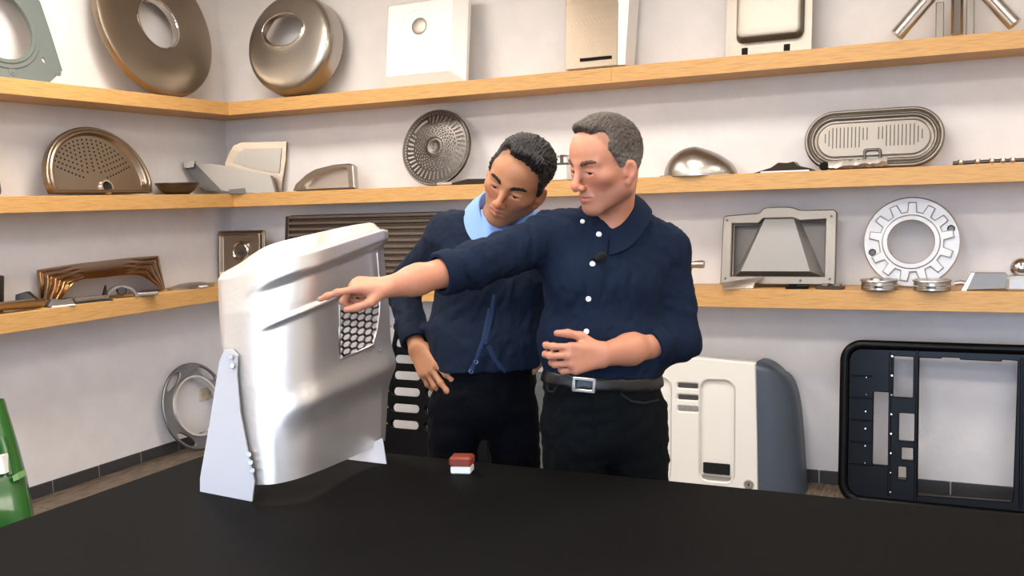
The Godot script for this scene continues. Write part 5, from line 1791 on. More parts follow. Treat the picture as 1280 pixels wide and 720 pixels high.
func eyes_brows(c: Vector3, b: Basis, sc: float, t: Node3D, brow: Color, look: Vector3) -> void:
	var white := mat(Color(0.80, 0.76, 0.72), 0.25); var iris := mat(Color(0.10, 0.07, 0.05), 0.15)
	var bm := mat(brow, 0.9)
	for s in [-1.0, 1.0]:
		var a := MB.new()
		var o := c + b * (Vector3(s * 0.031, -0.002, 0.0655) * sc)
		a.x = Transform3D(Basis(), o)
		a.lathe([Vector2(0.0, -0.0135 * sc), Vector2(0.0067 * sc, -0.0117 * sc), Vector2(0.0117 * sc, -0.0067 * sc), Vector2(0.0135 * sc, 0), Vector2(0.0117 * sc, 0.0067 * sc), Vector2(0.0067 * sc, 0.0117 * sc), Vector2(0.0, 0.0135 * sc)], 24)
		var e := part("eye", a, white, t)
		a = MB.new()
		var d := (b * look).normalized()
		var sd := d.cross(Vector3.UP).normalized()
		a.x = Transform3D(Basis(sd, d, sd.cross(d)), o)
		a.lathe([Vector2(0.0062 * sc, 0.0120 * sc), Vector2(0.0058 * sc, 0.0127 * sc), Vector2(0.003 * sc, 0.0137 * sc), Vector2(0, 0.0139 * sc)], 20)
		part("iris", a, iris, e)
		var f := Field.new()
		for k in 4:
			var g0 := -0.9 + 0.45 * k; var g1 := g0 + 0.45
			f.limb(o + b * (Vector3(s * sin(g0) * 0.0135, -0.0012 - 0.0018 * g0 * g0, cos(g0) * 0.0137) * sc), o + b * (Vector3(s * sin(g1) * 0.0135, -0.0012 - 0.0018 * g1 * g1, cos(g1) * 0.0137) * sc), 0.0013 * sc, 0.0013 * sc, 0.001)
		a = MB.new()
		f.mesh(a, o - Vector3.ONE * 0.025, o + Vector3.ONE * 0.025, 0.0010)
		part("eyelashes", a, mat(Color(0.07, 0.05, 0.045), 0.9), t)
		a = MB.new()
		f = Field.new()
		for k in 4:
			var x0 := 0.012 + 0.010 * k; var x1 := x0 + 0.010
			var y := func(x: float) -> float: return 0.0185 + 0.006 * sin((x - 0.012) / 0.04 * 2.4)
			var z := func(x: float) -> float: return 0.0905 - 6.5 * pow(x - 0.004, 2.0) - 0.05 * x
			f.limb(c + b * (Vector3(s * x0, y.call(x0), z.call(x0) - 0.004) * sc), c + b * (Vector3(s * x1, y.call(x1), z.call(x1) - 0.0022) * sc), (0.0056 - 0.0003 * k) * sc, (0.0053 - 0.0008 * k) * sc, 0.003, b * Vector3.UP, 1.15)
		var lo := c + b * (Vector3(s * 0.03, 0.02, 0.075) * sc) - Vector3.ONE * 0.04
		var ns := FastNoiseLite.new(); ns.seed = 9; ns.frequency = 1.0
		var fuzz := func(p: Vector3, n: Vector3) -> Vector3: return p + n * 0.0016 * ns.get_noise_3dv(p * 500.0)
		f.mesh(a, lo, lo + Vector3.ONE * 0.08, 0.0016, fuzz)
		part("eyebrow", a, bm, t)

func hair(called: String, c: Vector3, b: Basis, sc: float, t: Node3D, extra: Array, cuts: Array, dark: Color, grey: Color, nz: FastNoiseLite, rough: float, m_side: float) -> void:
	var f := Field.new()
	f.egg(c + b * (Vector3(0, 0.029, -0.014) * sc), b, Vector3(0.0795, 0.0950, 0.1000) * sc, 0.01)
	for e in extra: f.egg(c + b * (e[0] * sc), b, e[1] * sc, 0.015)
	for q in cuts:
		if q.size() == 3: f.egg(c + b * (q[0] * sc), b, q[1] * sc, q[2], 1)
		else: f.plane(c + b * (q[0] * sc), b * q[1], 1.0)
	var a := MB.new()
	cuts[0][1] = cuts[0][1].normalized()
	var dl := dark.srgb_to_linear(); var gl := grey.srgb_to_linear()
	var shape := func(p: Vector3, n: Vector3) -> Vector3:
		var q := b.transposed() * (p - c) / sc
		var s := nz.get_noise_3dv(Vector3(q.x * 260.0, q.y * 55.0, q.z * 40.0))
		var pd: float = (q - cuts[0][0]).dot(cuts[0][1])
		return p + n * (rough * (s + 0.5 * nz.get_noise_3dv(q * 300.0)) - 0.0065 * smoothstep(-0.030, 0.0, pd + 0.006 * nz.get_noise_3dv(q * 90.0)))
	var paint := func(p: Vector3, _n: Vector3) -> Color:
		var q := b.transposed() * (p - c) / sc
		var g := clampf(m_side * smoothstep(0.06, -0.02, q.y) + 0.10 * m_side + 0.45 * nz.get_noise_3dv(Vector3(q.x * 420.0, q.y * 70.0, q.z * 60.0) + q * 40.0), 0.0, 1.0)
		return dl.lerp(gl, g)
	f.mesh(a, c - Vector3.ONE * 0.145 * sc, c + Vector3.ONE * 0.145 * sc, 0.0024, shape, paint)
	var hm := mat(Color.WHITE, 0.6)
	hm.vertex_color_use_as_albedo = true
	part(called, a, hm, t)

const UP := Vector3.UP

func man_right(nz: FastNoiseLite) -> void:
	var feet := at(755, 520, 2.58)
	var t := thing("person", "man with short greying hair in navy shirt and black jeans pointing at the panel", "person", Transform3D(Basis(), Vector3(feet.x, 0, feet.z)))
	var inv := t.transform.affine_inverse()
	var cam_right := Vector3(RIGHT.x, 0, RIGHT.z).normalized()
	var cam_back := -Vector3(FWD.x, 0, FWD.z).normalized()
	var shR := at(686, 298, 2.52); var shL := at(831, 313, 2.60)
	var lat := (shL - shR).normalized()
	var chest := at(757, 322, 2.57); var belly := at(752, 425, 2.565); var waist := at(753, 480, 2.58); var pelvis := at(756, 522, 2.60)
	var neck0 := at(764, 276, 2.545); var hc := at(756, 204, 2.44)
	var elR := at(594, 331, 2.36); var wrR := at(489, 358, 2.215)
	var elL := at(848, 424, 2.60); var wrL := at(755, 443, 2.385)
	var hipR := at(719, 530, 2.59); var hipL := at(791, 530, 2.625)
	var knR := Vector3(hipR.x - 0.02, 0.50, hipR.z + 0.0); var knL := Vector3(hipL.x + 0.03, 0.50, hipL.z - 0.02)
	var anR := Vector3(knR.x - 0.01, 0.09, knR.z - 0.03); var anL := Vector3(knL.x + 0.01, 0.09, knL.z - 0.03)
	# head axes: turned to the picture's left and bowed
	var yaw := deg_to_rad(57.0); var bow := deg_to_rad(14.0)
	var fw := (cam_back * cos(yaw) - cam_right * sin(yaw)) * cos(bow) - UP * sin(bow)
	var hup := (UP * cos(bow) + (cam_back * cos(yaw) - cam_right * sin(yaw)) * sin(bow)) + cam_right * 0.17
	var hx := hup.cross(fw).normalized()
	hup = fw.cross(hx).normalized()
	var hb := Basis(hx, hup, fw.normalized())
	var hs := 0.99
	var sk = skin_paint(hc, hb, hs, Color(0.76, 0.515, 0.40), Color(0.64, 0.45, 0.375), nz, Vector3(0, 0.030, 0.022), Color(0.30, 0.24, 0.20))
	# body: one skin, fine in the head and hands
	var f := Field.new()
	head(f, hc, hb, hs)
	f.limb(hc + hb * Vector3(0, -0.05, -0.030), neck0, 0.052, 0.055, 0.03)
	f.limb(neck0, neck0 - UP * 0.07 + cam_back * 0.02, 0.054, 0.060, 0.03)
	var skin := MB.new(); skin.x = inv
	f.mesh(skin, hc - Vector3(0.15, 0.24, 0.15), hc + Vector3(0.15, 0.15, 0.15), 0.003, null, sk)
	f = Field.new()
	f.limb(elR, wrR.lerp(elR, 0.25), 0.043, 0.031, 0.02)
	f.limb(wrR.lerp(elR, 0.3), wrR, 0.032, 0.0225, 0.02, UP, 1.15)
	var dR := at(446, 356, 2.20) - wrR
	hand(f, wrR, dR, -UP * 1.0 - cam_back * 0.30, false, [[15, 8, 5], [62, 78, 45], [70, 82, 48], [74, 80, 45]], [0.0, 0.0, -0.02, -0.04], [Vector3(0.50, 0.72, 0.55), Vector3(0.05, 0.92, 0.40), Vector3(-0.10, 0.97, 0.30)], 0.91)
	f.mesh(skin, wrR.min(elR) - Vector3(0.21, 0.14, 0.13), wrR.max(elR) + Vector3(0.07, 0.09, 0.12), 0.0036, null, sk)
	f = Field.new()
	f.limb(elL, wrL.lerp(elL, 0.3), 0.044, 0.034, 0.02)
	f.limb(wrL.lerp(elL, 0.35), wrL, 0.035, 0.0245, 0.02, UP, 1.2)
	var dL := at(707, 450, 2.345) - wrL
	hand(f, wrL, dL, -cam_back + UP * 0.0 - cam_right * 0.1, true, [[34, 46, 22], [40, 52, 28], [46, 54, 30], [50, 50, 28]], [0.08, 0.0, -0.07, -0.14], [Vector3(0.62, 0.70, 0.15), Vector3(0.30, 0.93, 0.15), Vector3(0.12, 0.97, 0.20)], 1.0)
	f.mesh(skin, wrL.min(elL) - Vector3(0.17, 0.14, 0.14), wrL.max(elL) + Vector3(0.08, 0.10, 0.14), 0.0036, null, sk)
	f = Field.new()
	f.limb(neck0 - UP * 0.13, belly, 0.085, 0.085, 0.04, lat, 1.4)
	f.limb(belly, pelvis, 0.085, 0.09, 0.04, lat, 1.35)
	for q in [[shR, elR], [shL, elL]]:
		f.limb(neck0 - UP * 0.04, q[0], 0.05, 0.045, 0.04)
		f.limb(q[0], q[1], 0.045, 0.038, 0.03)
	for q in [[hipR, knR, anR], [hipL, knL, anL]]:
		f.limb(q[0], q[1], 0.07, 0.05, 0.03); f.limb(q[1], q[2], 0.048, 0.033, 0.03)
		f.limb(q[2], q[2] + cam_back * 0.13 - UP * 0.05, 0.035, 0.028, 0.02)
	f.mesh(skin, Vector3(minf(elR.x, anR.x) - 0.1, 0.0, minf(shL.z, anL.z) - 0.2), Vector3(maxf(elL.x, anL.x) + 0.1, neck0.y + 0.06, maxf(elR.z, anR.z) + 0.25), 0.02, null, sk)
	part("body", skin, skin_material(), t, "fair skinned face, forearms and hands")
	# shirt
	var navy := cloth(Color(0.090, 0.128, 0.195))
	f = Field.new()
	var cuR := at(557, 345, 2.31); var cuL := at(812, 432, 2.53)
	f.limb(elR, cuR.lerp(wrR, 0.1), 0.055, 0.048, 0.02)
	f.limb(elL, cuL.lerp(wrL, 0.1), 0.060, 0.047, 0.02)
	f.plane(cuR, (wrR - elR).normalized() + Vector3(0, -0.05, 0), 0.25)
	f.plane(cuL, (wrL - elL).normalized() - UP * 0.25, 0.25)
	f.limb(shR, elR, 0.066, 0.056, 0.025)
	f.limb(shL, elL, 0.063, 0.060, 0.025)
	f.limb(chest, belly, 0.112, 0.118, 0.05, lat, 1.38)
	f.limb(belly, pelvis, 0.116, 0.112, 0.05, lat, 1.36)
	f.limb(at(700, 304, 2.54), at(815, 314, 2.58), 0.070, 0.070, 0.05)
	f.limb(at(744, 281, 2.54), shR, 0.050, 0.058, 0.04); f.limb(at(786, 280, 2.555), shL, 0.050, 0.056, 0.04)
	f.limb(at(722, 352, 2.50), at(788, 355, 2.53), 0.07, 0.07, 0.06)
	f.plane(at(752, 486, 2.47), -UP + lat * 0.0 - cam_right * 0.10, 0.6)
	f.limb(at(756, 258, 2.42), at(750, 292, 2.42), 0.055, 0.004, 0.006, Vector3.ZERO, 1.0, 1)
	var a := MB.new(); a.x = inv
	f.mesh(a, Vector3(elR.x - 0.2, waist.y - 0.12, shL.z - 0.25), Vector3(elL.x + 0.15, neck0.y + 0.08, elR.z + 0.22), 0.0070, fold_shape(nz, 0.0050, Vector3(9, 5, 9), 0.0004))
	var shirt := part("shirt", a, navy, t, "navy button-up shirt with rolled sleeves")
	var wb := mat(Color(0.88, 0.88, 0.86), 0.3)
	var sub := MB.new()
	for q in [[748.5, 293], [740.5, 330], [735.5, 373.5], [733, 414.5]]: button_in(f, q[0], q[1], 0.0072, wb, shirt, inv)
	strip_in(f, [752, 297, 747, 330, 741, 373, 738, 415, 737, 466], 9.0, 0.0022, "placket", navy, shirt, inv)
	# rolled cuffs
	for q in [[cuR, elR, wrR, 0.050, Vector3.ZERO], [cuL, elL, wrL, 0.049, -UP * 0.25]]:
		var ax: Vector3 = ((q[2] - q[1]).normalized() + q[4]).normalized()
		var e: Vector3 = ax.cross(UP).normalized()
		var ctr: Vector3 = q[1] + (q[2] - q[1]).normalized() * (q[0] - q[1]).dot((q[2] - q[1]).normalized())
		a = MB.new(); a.x = inv * Transform3D(Basis(e, ax, e.cross(ax)), ctr - ax * 0.022)
		var r: float = q[3]
		a.lathe([Vector2(r - 0.008, 0.0), Vector2(r + 0.004, 0.001), Vector2(r + 0.006, 0.006), Vector2(r + 0.004, 0.036), Vector2(r, 0.042), Vector2(r - 0.008, 0.042), Vector2(r - 0.010, 0.02)], 40)
		part("cuff", a, navy, shirt)
	collar_in(at(764, 266, 2.54), (hc - neck0).normalized() * 0.5 + UP * 0.8, cam_back * 0.93 - cam_right * 0.36, 0.066, 0.050, 0.030, 0.050, 0.040, 12.0, navy, shirt, inv)
	button_in(f, 728, 277, 0.006, wb, shirt, inv)
	# jeans, belt, shoes
	var jean := cloth(Color(0.052, 0.064, 0.068), 0.35)
	f = Field.new()
	f.limb(waist - UP * 0.005, pelvis, 0.120, 0.118, 0.04, lat, 1.36)
	for q in [[hipR, knR, anR], [hipL, knL, anL]]:
		f.limb(q[0], q[1], 0.094, 0.068, 0.035); f.limb(q[1], q[2], 0.068, 0.056, 0.03)
		f.limb(q[2], q[2] - UP * 0.06, 0.056, 0.058, 0.02)
	f.limb(pelvis - cam_back * 0.05 - UP * 0.02, pelvis - cam_back * 0.06 - UP * 0.04, 0.09, 0.09, 0.05, lat, 1.3)
	var up_b := (UP + cam_right * 0.10).normalized()
	f.plane(at(752, 470, 2.47), up_b, 0.5)
	f.plane(Vector3(anR.x, 0.035, anR.z), -UP, 0.5)
	a = MB.new(); a.x = inv
	f.mesh(a, Vector3(pelvis.x - 0.32, 0.0, pelvis.z - 0.30), Vector3(pelvis.x + 0.32, waist.y + 0.12, pelvis.z + 0.28), 0.010, fold_shape(nz, 0.0055, Vector3(7, 12, 7)))
	var jeans := part("jeans", a, jean, t)
	strip_in(f, [740, 492, 741, 515, 743, 542], 2.2, 0.0016, "fly_seam", jean, jeans, inv)
	strip_in(f, [773, 480, 778, 494, 790, 502, 806, 504, 824, 500], 1.6, 0.0018, "pocket_edge", cloth(Color(0.13, 0.14, 0.14)), jeans, inv)
	strip_in(f, [682, 474, 685, 489, 692, 490, 698, 479], 1.6, 0.0018, "pocket_edge", cloth(Color(0.13, 0.14, 0.14)), jeans, inv)
	button_in(f, 771, 483, 0.0045, M.steel, jeans, inv, "rivet")
	var bf := Field.new()
	bf.limb(waist - UP * 0.005, pelvis, 0.127, 0.124, 0.04, lat, 1.34)
	bf.plane(at(752, 471, 2.47), up_b, 0.6); bf.plane(at(752, 488.5, 2.47), -up_b, 0.6)
	a = MB.new(); a.x = inv
	bf.mesh(a, Vector3(pelvis.x - 0.28, waist.y - 0.12, pelvis.z - 0.28), Vector3(pelvis.x + 0.28, waist.y + 0.12, pelvis.z + 0.28), 0.007)
	var belt := part("belt", a, mat(Color(0.022, 0.022, 0.024), 0.4), t)
	var h := bf.trace(at(730, 481, 1.8), ray(730, 481)); var n := bf.normal(h)
	n = Vector3(n.x, 0, n.z).normalized()
	var ex := UP.cross(n).normalized()
	a = MB.new(); a.x = inv * Transform3D(Basis(ex, UP, n) * Basis(Vector3.BACK, -0.09), h)
	a.plate(rrect(0.060, 0.038, 0.004, Vector2(), 3), [rrect(0.043, 0.022, 0.002, Vector2(), 2)], -0.001, 0.006, 0.0015)
	part("buckle", a, M.steel, belt, "square chrome belt buckle")
	for q in [[anR, knR], [anL, knL]]:
		shoe(q[0], cam_back, t, inv)
	eyes_in(hc, hb, hs, t, Color(0.36, 0.25, 0.19), Vector3(0.10, -0.40, 0.9), inv)
	hair_in("hair", hc, hb, hs, t, [[Vector3(0, 0.085, 0.005), Vector3(0.052, 0.042, 0.062)], [Vector3(0, 0.090, 0.036), Vector3(0.034, 0.022, 0.030)]],
		[[Vector3(0, 0.030, 0.022), Vector3(0, -0.42, 0.91)], [Vector3(0.062, 0.078, 0.062), Vector3(0.034, 0.040, 0.038), 0.008], [Vector3(-0.062, 0.078, 0.062), Vector3(0.034, 0.040, 0.038), 0.008], [Vector3(0, -0.030, 0.012), Vector3(0, -0.80, 0.60)], [Vector3(0.084, -0.022, -0.006), Vector3(0.02, 0.032, 0.024), 0.004], [Vector3(-0.084, -0.022, -0.006), Vector3(0.02, 0.032, 0.024), 0.004]],
		Color(0.215, 0.170, 0.135), Color(0.56, 0.525, 0.49), nz, 0.0030, 0.50, inv)
	# microphone clipped to the shirt front
	var mh := at(747, 324, 2.40)
	var sf := Field.new()
	sf.limb(chest, belly, 0.112, 0.118, 0.05, lat, 1.38)
	sf.limb(at(700, 304, 2.54), at(820, 308, 2.58), 0.072, 0.072, 0.05)
	sf.limb(at(722, 352, 2.50), at(788, 355, 2.53), 0.07, 0.07, 0.06)
	mh = sf.trace(at(748, 322, 1.8), ray(748, 322)) + cam_back * 0.012
	var mt := thing("clip_microphone", "small black clip-on microphone on the front of the navy shirt", "microphone", Transform3D(Basis(), mh))
	a = MB.new(); a.x = Transform3D(Basis(Vector3.BACK, -0.9), Vector3(0.006, 0.002, 0))
	a.lathe([Vector2(0, -0.014), Vector2(0.008, -0.012), Vector2(0.0115, -0.003), Vector2(0.0115, 0.005), Vector2(0.008, 0.013), Vector2(0, 0.015)], 20)
	part("foam_head", a, mat(Color(0.012, 0.012, 0.013), 0.95), mt)
	a = MB.new(); a.box(Vector3(-0.011, -0.003, -0.002), Vector3(0.014, 0.009, 0.012), 0.002)
	part("clip", a, M.black, mt)
	a = MB.new(); a.tube([Vector3(-0.006, -0.006, -0.004), Vector3(-0.007, -0.025, -0.007), Vector3(-0.003, -0.045, -0.008)], [0.0014], 6)
	part("cable", a, M.black, mt)

func shoe(an: Vector3, fwd: Vector3, t: Node3D, inv: Transform3D) -> void:
	var f := Field.new()
	var sd := UP.cross(fwd).normalized()
	f.limb(Vector3(an.x, 0.05, an.z) - fwd * 0.05, Vector3(an.x, 0.048, an.z) + fwd * 0.16, 0.047, 0.040, 0.02, sd, 1.05)
	f.limb(Vector3(an.x, 0.085, an.z), Vector3(an.x, 0.06, an.z) + fwd * 0.06, 0.046, 0.042, 0.03)
	f.plane(Vector3(an.x, 0.004, an.z), -UP, 0.5)
	var a := MB.new(); a.x = inv
	f.mesh(a, Vector3(an.x - 0.24, 0, an.z - 0.24), Vector3(an.x + 0.24, 0.16, an.z + 0.24), 0.012)
	part("shoe", a, mat(Color(0.03, 0.028, 0.027), 0.4), t)

# the helpers above place things in the room; these put them into a person's own axes
func strip_in(f: Field, pts: Array, half: float, lift: float, called: String, m: Material, parent: Node3D, inv: Transform3D) -> void:
	strip_on(f, pts, half, lift, called, m, parent); parent.get_child(-1).transform = inv
func button_in(f: Field, x: float, y: float, r: float, m: Material, parent: Node3D, inv: Transform3D, called := "button") -> void:
	button_on(f, x, y, r, m, parent, called); parent.get_child(-1).transform = inv
func collar_in(c: Vector3, up: Vector3, fwd: Vector3, r: float, drop: float, stand: float, leaf: float, point: float, gap: float, m: Material, parent: Node3D, inv: Transform3D) -> void:
	collar(c, up.normalized(), fwd, r, drop, stand, leaf, point, gap, m, parent); parent.get_child(-1).transform = inv
func hair_in(called: String, c: Vector3, b: Basis, sc: float, t: Node3D, extra: Array, cuts: Array, dark: Color, grey: Color, nz: FastNoiseLite, rough: float, m_side: float, inv: Transform3D) -> void:
	hair(called, c, b, sc, t, extra, cuts, dark, grey, nz, rough, m_side); t.get_child(-1).transform = inv
func eyes_in(c: Vector3, b: Basis, sc: float, t: Node3D, brow: Color, look: Vector3, inv: Transform3D) -> void:
	var k := t.get_child_count()
	eyes_brows(c, b, sc, t, brow, look)
	for i in range(k, t.get_child_count()): t.get_child(i).transform = inv

func man_left(nz: FastNoiseLite) -> void:
	var feet := at(605, 500, 2.77)
	var t := thing("person", "dark-haired man in blue-grey cardigan and pale blue shirt with hands on hips", "person", Transform3D(Basis(), Vector3(feet.x, 0, feet.z)))
	var inv := t.transform.affine_inverse()
	var cam_right := Vector3(RIGHT.x, 0, RIGHT.z).normalized()
	var cam_back := -Vector3(FWD.x, 0, FWD.z).normalized()
	var shR := at(561, 294, 2.80); var shL := at(694, 306, 2.82)
	var lat := (shL - shR).normalized()
	var chest := at(616, 325, 2.78); var belly := at(610, 420, 2.78); var pelvis := at(605, 500, 2.79)
	var neck0 := at(626, 275, 2.74); var hc := at(645, 226, 2.64)
	var elR := at(503, 362, 2.95); var wrR := at(521, 434, 2.79)
	var elL := at(730, 386, 2.98); var wrL := at(690, 430, 2.82)
	var hipR := at(570, 512, 2.78); var hipL := at(639, 514, 2.80)
	var knR := Vector3(hipR.x - 0.05, 0.49, hipR.z + 0.02); var knL := Vector3(hipL.x + 0.03, 0.49, hipL.z)
	var anR := Vector3(knR.x, 0.09, knR.z - 0.03); var anL := Vector3(knL.x, 0.09, knL.z - 0.03)
	var yaw := deg_to_rad(24.0); var bow := deg_to_rad(20.0); var roll := deg_to_rad(30.0)
	var flat := cam_back * cos(yaw) - cam_right * sin(yaw)
	var fw := flat * cos(bow) - UP * sin(bow)
	var up0 := UP * cos(bow) + flat * sin(bow)
	var lft := up0.cross(fw).normalized()
	var hup := (up0 * cos(roll) + lft * sin(roll)).normalized()
	var hb := Basis(hup.cross(fw).normalized(), hup, fw.normalized())
	var hs := 0.99
	var sk = skin_paint(hc, hb, hs, Color(0.67, 0.455, 0.315), Color(0.53, 0.385, 0.30), nz, Vector3(0, 0.040, 0.030), Color(0.10, 0.08, 0.07))
	var f := Field.new()
	head(f, hc, hb, hs)
	f.limb(hc + hb * Vector3(0, -0.05, -0.030), neck0, 0.050, 0.053, 0.03)
	f.limb(neck0, neck0 - UP * 0.07, 0.052, 0.055, 0.03)
	var skin := MB.new(); skin.x = inv
	f.mesh(skin, hc - Vector3(0.17, 0.22, 0.16), hc + Vector3(0.16, 0.15, 0.15), 0.003, null, sk)
	f = Field.new()
	f.limb(elR, wrR, 0.036, 0.0245, 0.02)
	var dR := at(547, 482, 2.72) - wrR
	hand(f, wrR, dR, -cam_back * 1.0 + cam_right * 0.45, false, [[8, 14, 8], [6, 10, 6], [16, 22, 12], [26, 30, 16]], [0.20, 0.02, -0.14, -0.30], [Vector3(0.55, 0.55, 0.6), Vector3(0.3, 0.7, 0.6), Vector3(0.1, 0.8, 0.6)], 0.98)
	f.mesh(skin, wrR.min(elR) - Vector3(0.10, 0.19, 0.08), wrR.max(elR) + Vector3(0.14, 0.06, 0.14), 0.0038, null, sk)
	f = Field.new()
	f.limb(elL, wrL, 0.036, 0.0245, 0.02)
	var dL := at(647, 459, 2.71) - wrL
	hand(f, wrL, dL, -cam_back * 0.6 - cam_right * 0.3 - UP * 0.5, true, [[4, 8, 4], [20, 30, 20], [26, 34, 20], [30, 34, 20]], [0.1, 0.0, -0.06, -0.14], [Vector3(0.55, 0.6, 0.4), Vector3(0.3, 0.8, 0.3), Vector3(0.1, 0.9, 0.3)], 0.98)
	f.mesh(skin, wrL.min(elL) - Vector3(0.16, 0.15, 0.08), wrL.max(elL) + Vector3(0.08, 0.06, 0.18), 0.0042, null, sk)
	f = Field.new()
	f.limb(neck0 - UP * 0.13, belly, 0.082, 0.082, 0.04, lat, 1.38)
	f.limb(belly, pelvis, 0.082, 0.085, 0.04, lat, 1.35)
	for q in [[shR, elR], [shL, elL]]:
		f.limb(neck0 - UP * 0.04, q[0], 0.045, 0.042, 0.04)
		f.limb(q[0], q[1], 0.042, 0.034, 0.03)
	for q in [[hipR, knR, anR], [hipL, knL, anL]]:
		f.limb(q[0], q[1], 0.062, 0.045, 0.03); f.limb(q[1], q[2], 0.045, 0.032, 0.03)
		f.limb(q[2], q[2] + cam_back * 0.13 - UP * 0.05, 0.033, 0.027, 0.02)
	f.mesh(skin, Vector3(elR.x - 0.1, 0.0, elL.z - 0.2), Vector3(elL.x + 0.12, neck0.y + 0.06, hc.z + 0.2), 0.02, null, sk)
	part("body", skin, skin_material(), t, "tanned face and hands")
	# pale blue shirt under the cardigan
	var blue := cloth(Color(0.50, 0.62, 0.84), 0.15)
	f = Field.new()
	f.limb(chest, belly, 0.106, 0.106, 0.05, lat, 1.36)
	f.limb(at(610, 281, 2.745), at(585, 297, 2.78), 0.046, 0.050, 0.05); f.limb(at(645, 284, 2.75), at(675, 305, 2.79), 0.046, 0.050, 0.05)
	f.limb(at(622, 300, 2.70), chest, 0.05, 0.08, 0.04)
	f.limb(at(590, 352, 2.71), at(645, 355, 2.72), 0.062, 0.062, 0.06)
	f.plane(at(610, 445, 2.7), -UP, 0.6)
	f.limb(at(624, 262, 2.62), at(621, 292, 2.635), 0.050, 0.006, 0.006, Vector3.ZERO, 1.0, 1)
	var a := MB.new(); a.x = inv
	f.mesh(a, Vector3(chest.x - 0.27, belly.y - 0.12, chest.z - 0.25), Vector3(chest.x + 0.27, neck0.y + 0.08, chest.z + 0.27), 0.009, fold_shape(nz, 0.003, Vector3(8, 5, 8)))
	var shirt := part("shirt", a, blue, t, "pale blue shirt")
	collar_in(at(627, 264, 2.735), (hc - neck0).normalized() * 0.4 + UP * 0.85, cam_back * 0.97 - cam_right * 0.1, 0.066, 0.062, 0.032, 0.046, 0.032, 12.0, blue, shirt, inv)
	# cardigan
	var knit := cloth(Color(0.105, 0.135, 0.190), 0.5)
	f = Field.new()
	var cuR := at(518, 424, 2.815); var cuL := at(697, 422, 2.85)
	f.limb(elR, wrR, 0.052, 0.041, 0.02); f.limb(elL, wrL, 0.052, 0.041, 0.02)
	f.plane(cuR, wrR - elR, 0.22); f.plane(cuL, wrL - elL, 0.22)
	f.limb(shR, elR, 0.061, 0.054, 0.025); f.limb(shL, elL, 0.061, 0.054, 0.025)
	f.limb(chest, belly, 0.116, 0.118, 0.05, lat, 1.36)
	f.limb(belly, pelvis, 0.118, 0.118, 0.05, lat, 1.34)
	f.limb(at(578, 300, 2.79), at(682, 306, 2.80), 0.068, 0.068, 0.05)
	f.limb(at(604, 283, 2.755), shR, 0.050, 0.056, 0.04); f.limb(at(652, 286, 2.76), shL, 0.050, 0.056, 0.04)
	f.limb(at(588, 352, 2.71), at(648, 355, 2.72), 0.073, 0.073, 0.06)
	f.plane(at(606, 469, 2.65), -UP, 0.45)
	f.limb(at(632, 258, 2.64), at(622, 352, 2.62), 0.090, 0.004, 0.006, Vector3.ZERO, 1.0, 1)
	f.limb(at(608, 432, 2.64), at(610, 490, 2.64), 0.002, 0.058, 0.004, Vector3.ZERO, 1.0, 1)
	a = MB.new(); a.x = inv
	f.mesh(a, Vector3(elR.x - 0.12, pelvis.y - 0.02, elL.z - 0.15), Vector3(elL.x + 0.15, neck0.y + 0.08, chest.z + 0.30), 0.0070, fold_shape(nz, 0.0050, Vector3(9, 6, 9), 0.0004))
	var card := part("cardigan", a, knit, t, "blue-grey button cardigan")
	var band := cloth(Color(0.16, 0.205, 0.30), 0.6)
	strip_in(f, [619, 368, 613, 400, 607, 430], 3.2, 0.003, "button_band", band, card, inv)
	strip_in(f, [613, 385, 605, 425, 596, 448, 588, 466], 3.2, 0.003, "button_band", band, card, inv)
	strip_in(f, [610, 432, 619, 450, 630, 466], 3.2, 0.003, "button_band", band, card, inv)
	strip_in(f, [590, 252, 597, 275, 604, 300], 3.2, 0.003, "neck_band", band, card, inv)
	var bt := mat(Color(0.42, 0.48, 0.60), 0.35)
	for q in [[595, 452], [589, 464]]: button_in(f, q[0], q[1], 0.0065, bt, card, inv)
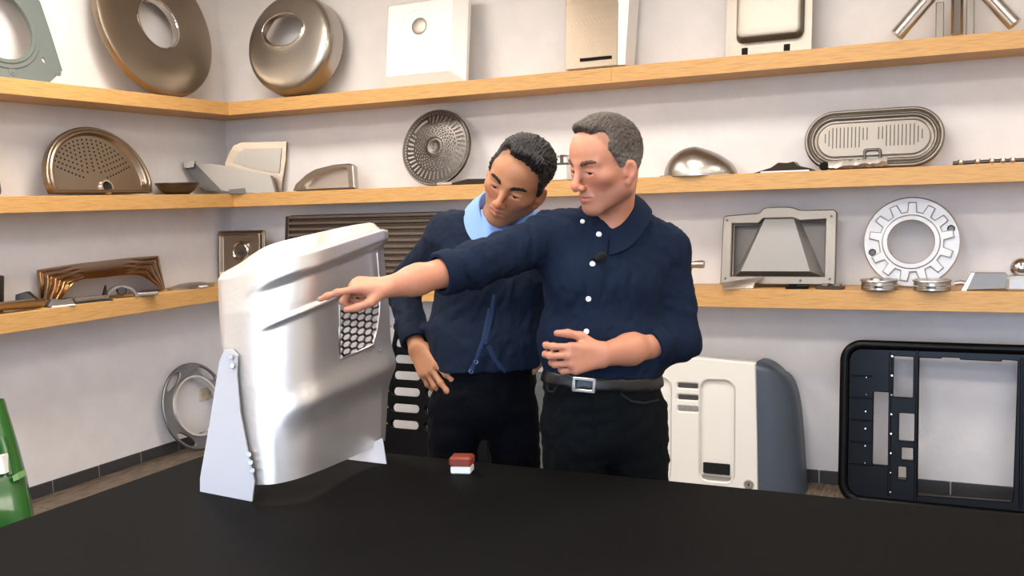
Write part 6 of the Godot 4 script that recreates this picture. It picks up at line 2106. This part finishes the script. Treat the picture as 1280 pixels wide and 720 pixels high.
	for q in [[cuR, elR, wrR], [cuL, elL, wrL]]:
		var ax: Vector3 = (q[2] - q[1]).normalized()
		var e: Vector3 = ax.cross(Vector3.RIGHT).normalized()
		var ctr: Vector3 = q[1] + ax * (q[0] - q[1]).dot(ax)
		a = MB.new(); a.x = inv * Transform3D(Basis(e, ax, e.cross(ax)), ctr - ax * 0.03)
		a.lathe([Vector2(0.036, 0.0), Vector2(0.0445, 0.002), Vector2(0.0445, 0.04), Vector2(0.040, 0.046), Vector2(0.030, 0.044)], 36)
		part("cuff", a, knit, card)
	# trousers
	var tr := cloth(Color(0.020, 0.024, 0.042), 0.3)
	f = Field.new()
	f.limb(belly - UP * 0.05, pelvis, 0.106, 0.112, 0.04, lat, 1.34)
	for q in [[hipR, knR, anR], [hipL, knL, anL]]:
		f.limb(q[0], q[1], 0.080, 0.057, 0.02); f.limb(q[1], q[2], 0.058, 0.050, 0.03)
		f.limb(q[2], q[2] - UP * 0.06, 0.050, 0.052, 0.02)
	f.plane(Vector3(anR.x, 0.035, anR.z), -UP, 0.5)
	a = MB.new(); a.x = inv
	f.mesh(a, Vector3(pelvis.x - 0.30, 0.0, pelvis.z - 0.28), Vector3(pelvis.x + 0.30, belly.y, pelvis.z + 0.26), 0.011, fold_shape(nz, 0.005, Vector3(7, 12, 7)))
	part("trousers", a, tr, t)
	for q in [anR, anL]: shoe(q, cam_back, t, inv)
	eyes_in(hc, hb, hs, t, Color(0.06, 0.045, 0.04), Vector3(-0.15, -0.42, 0.9), inv)
	hair_in("hair", hc, hb, hs, t, [[Vector3(0.0, 0.088, 0.010), Vector3(0.062, 0.044, 0.070)], [Vector3(0.030, 0.098, 0.052), Vector3(0.040, 0.024, 0.030)], [Vector3(0.0, 0.05, -0.05), Vector3(0.083, 0.07, 0.066)]],
		[[Vector3(0, 0.040, 0.030), Vector3(0, -0.42, 0.91)], [Vector3(-0.050, 0.082, 0.072), Vector3(0.036, 0.044, 0.042), 0.008], [Vector3(0.066, 0.060, 0.070), Vector3(0.026, 0.034, 0.036), 0.008], [Vector3(0, -0.020, 0.010), Vector3(0, -0.80, 0.60)], [Vector3(0.084, -0.022, -0.006), Vector3(0.02, 0.032, 0.024), 0.004], [Vector3(-0.084, -0.022, -0.006), Vector3(0.02, 0.032, 0.024), 0.004]],
		Color(0.055, 0.045, 0.04), Color(0.22, 0.20, 0.19), nz, 0.006, 0.25, inv)
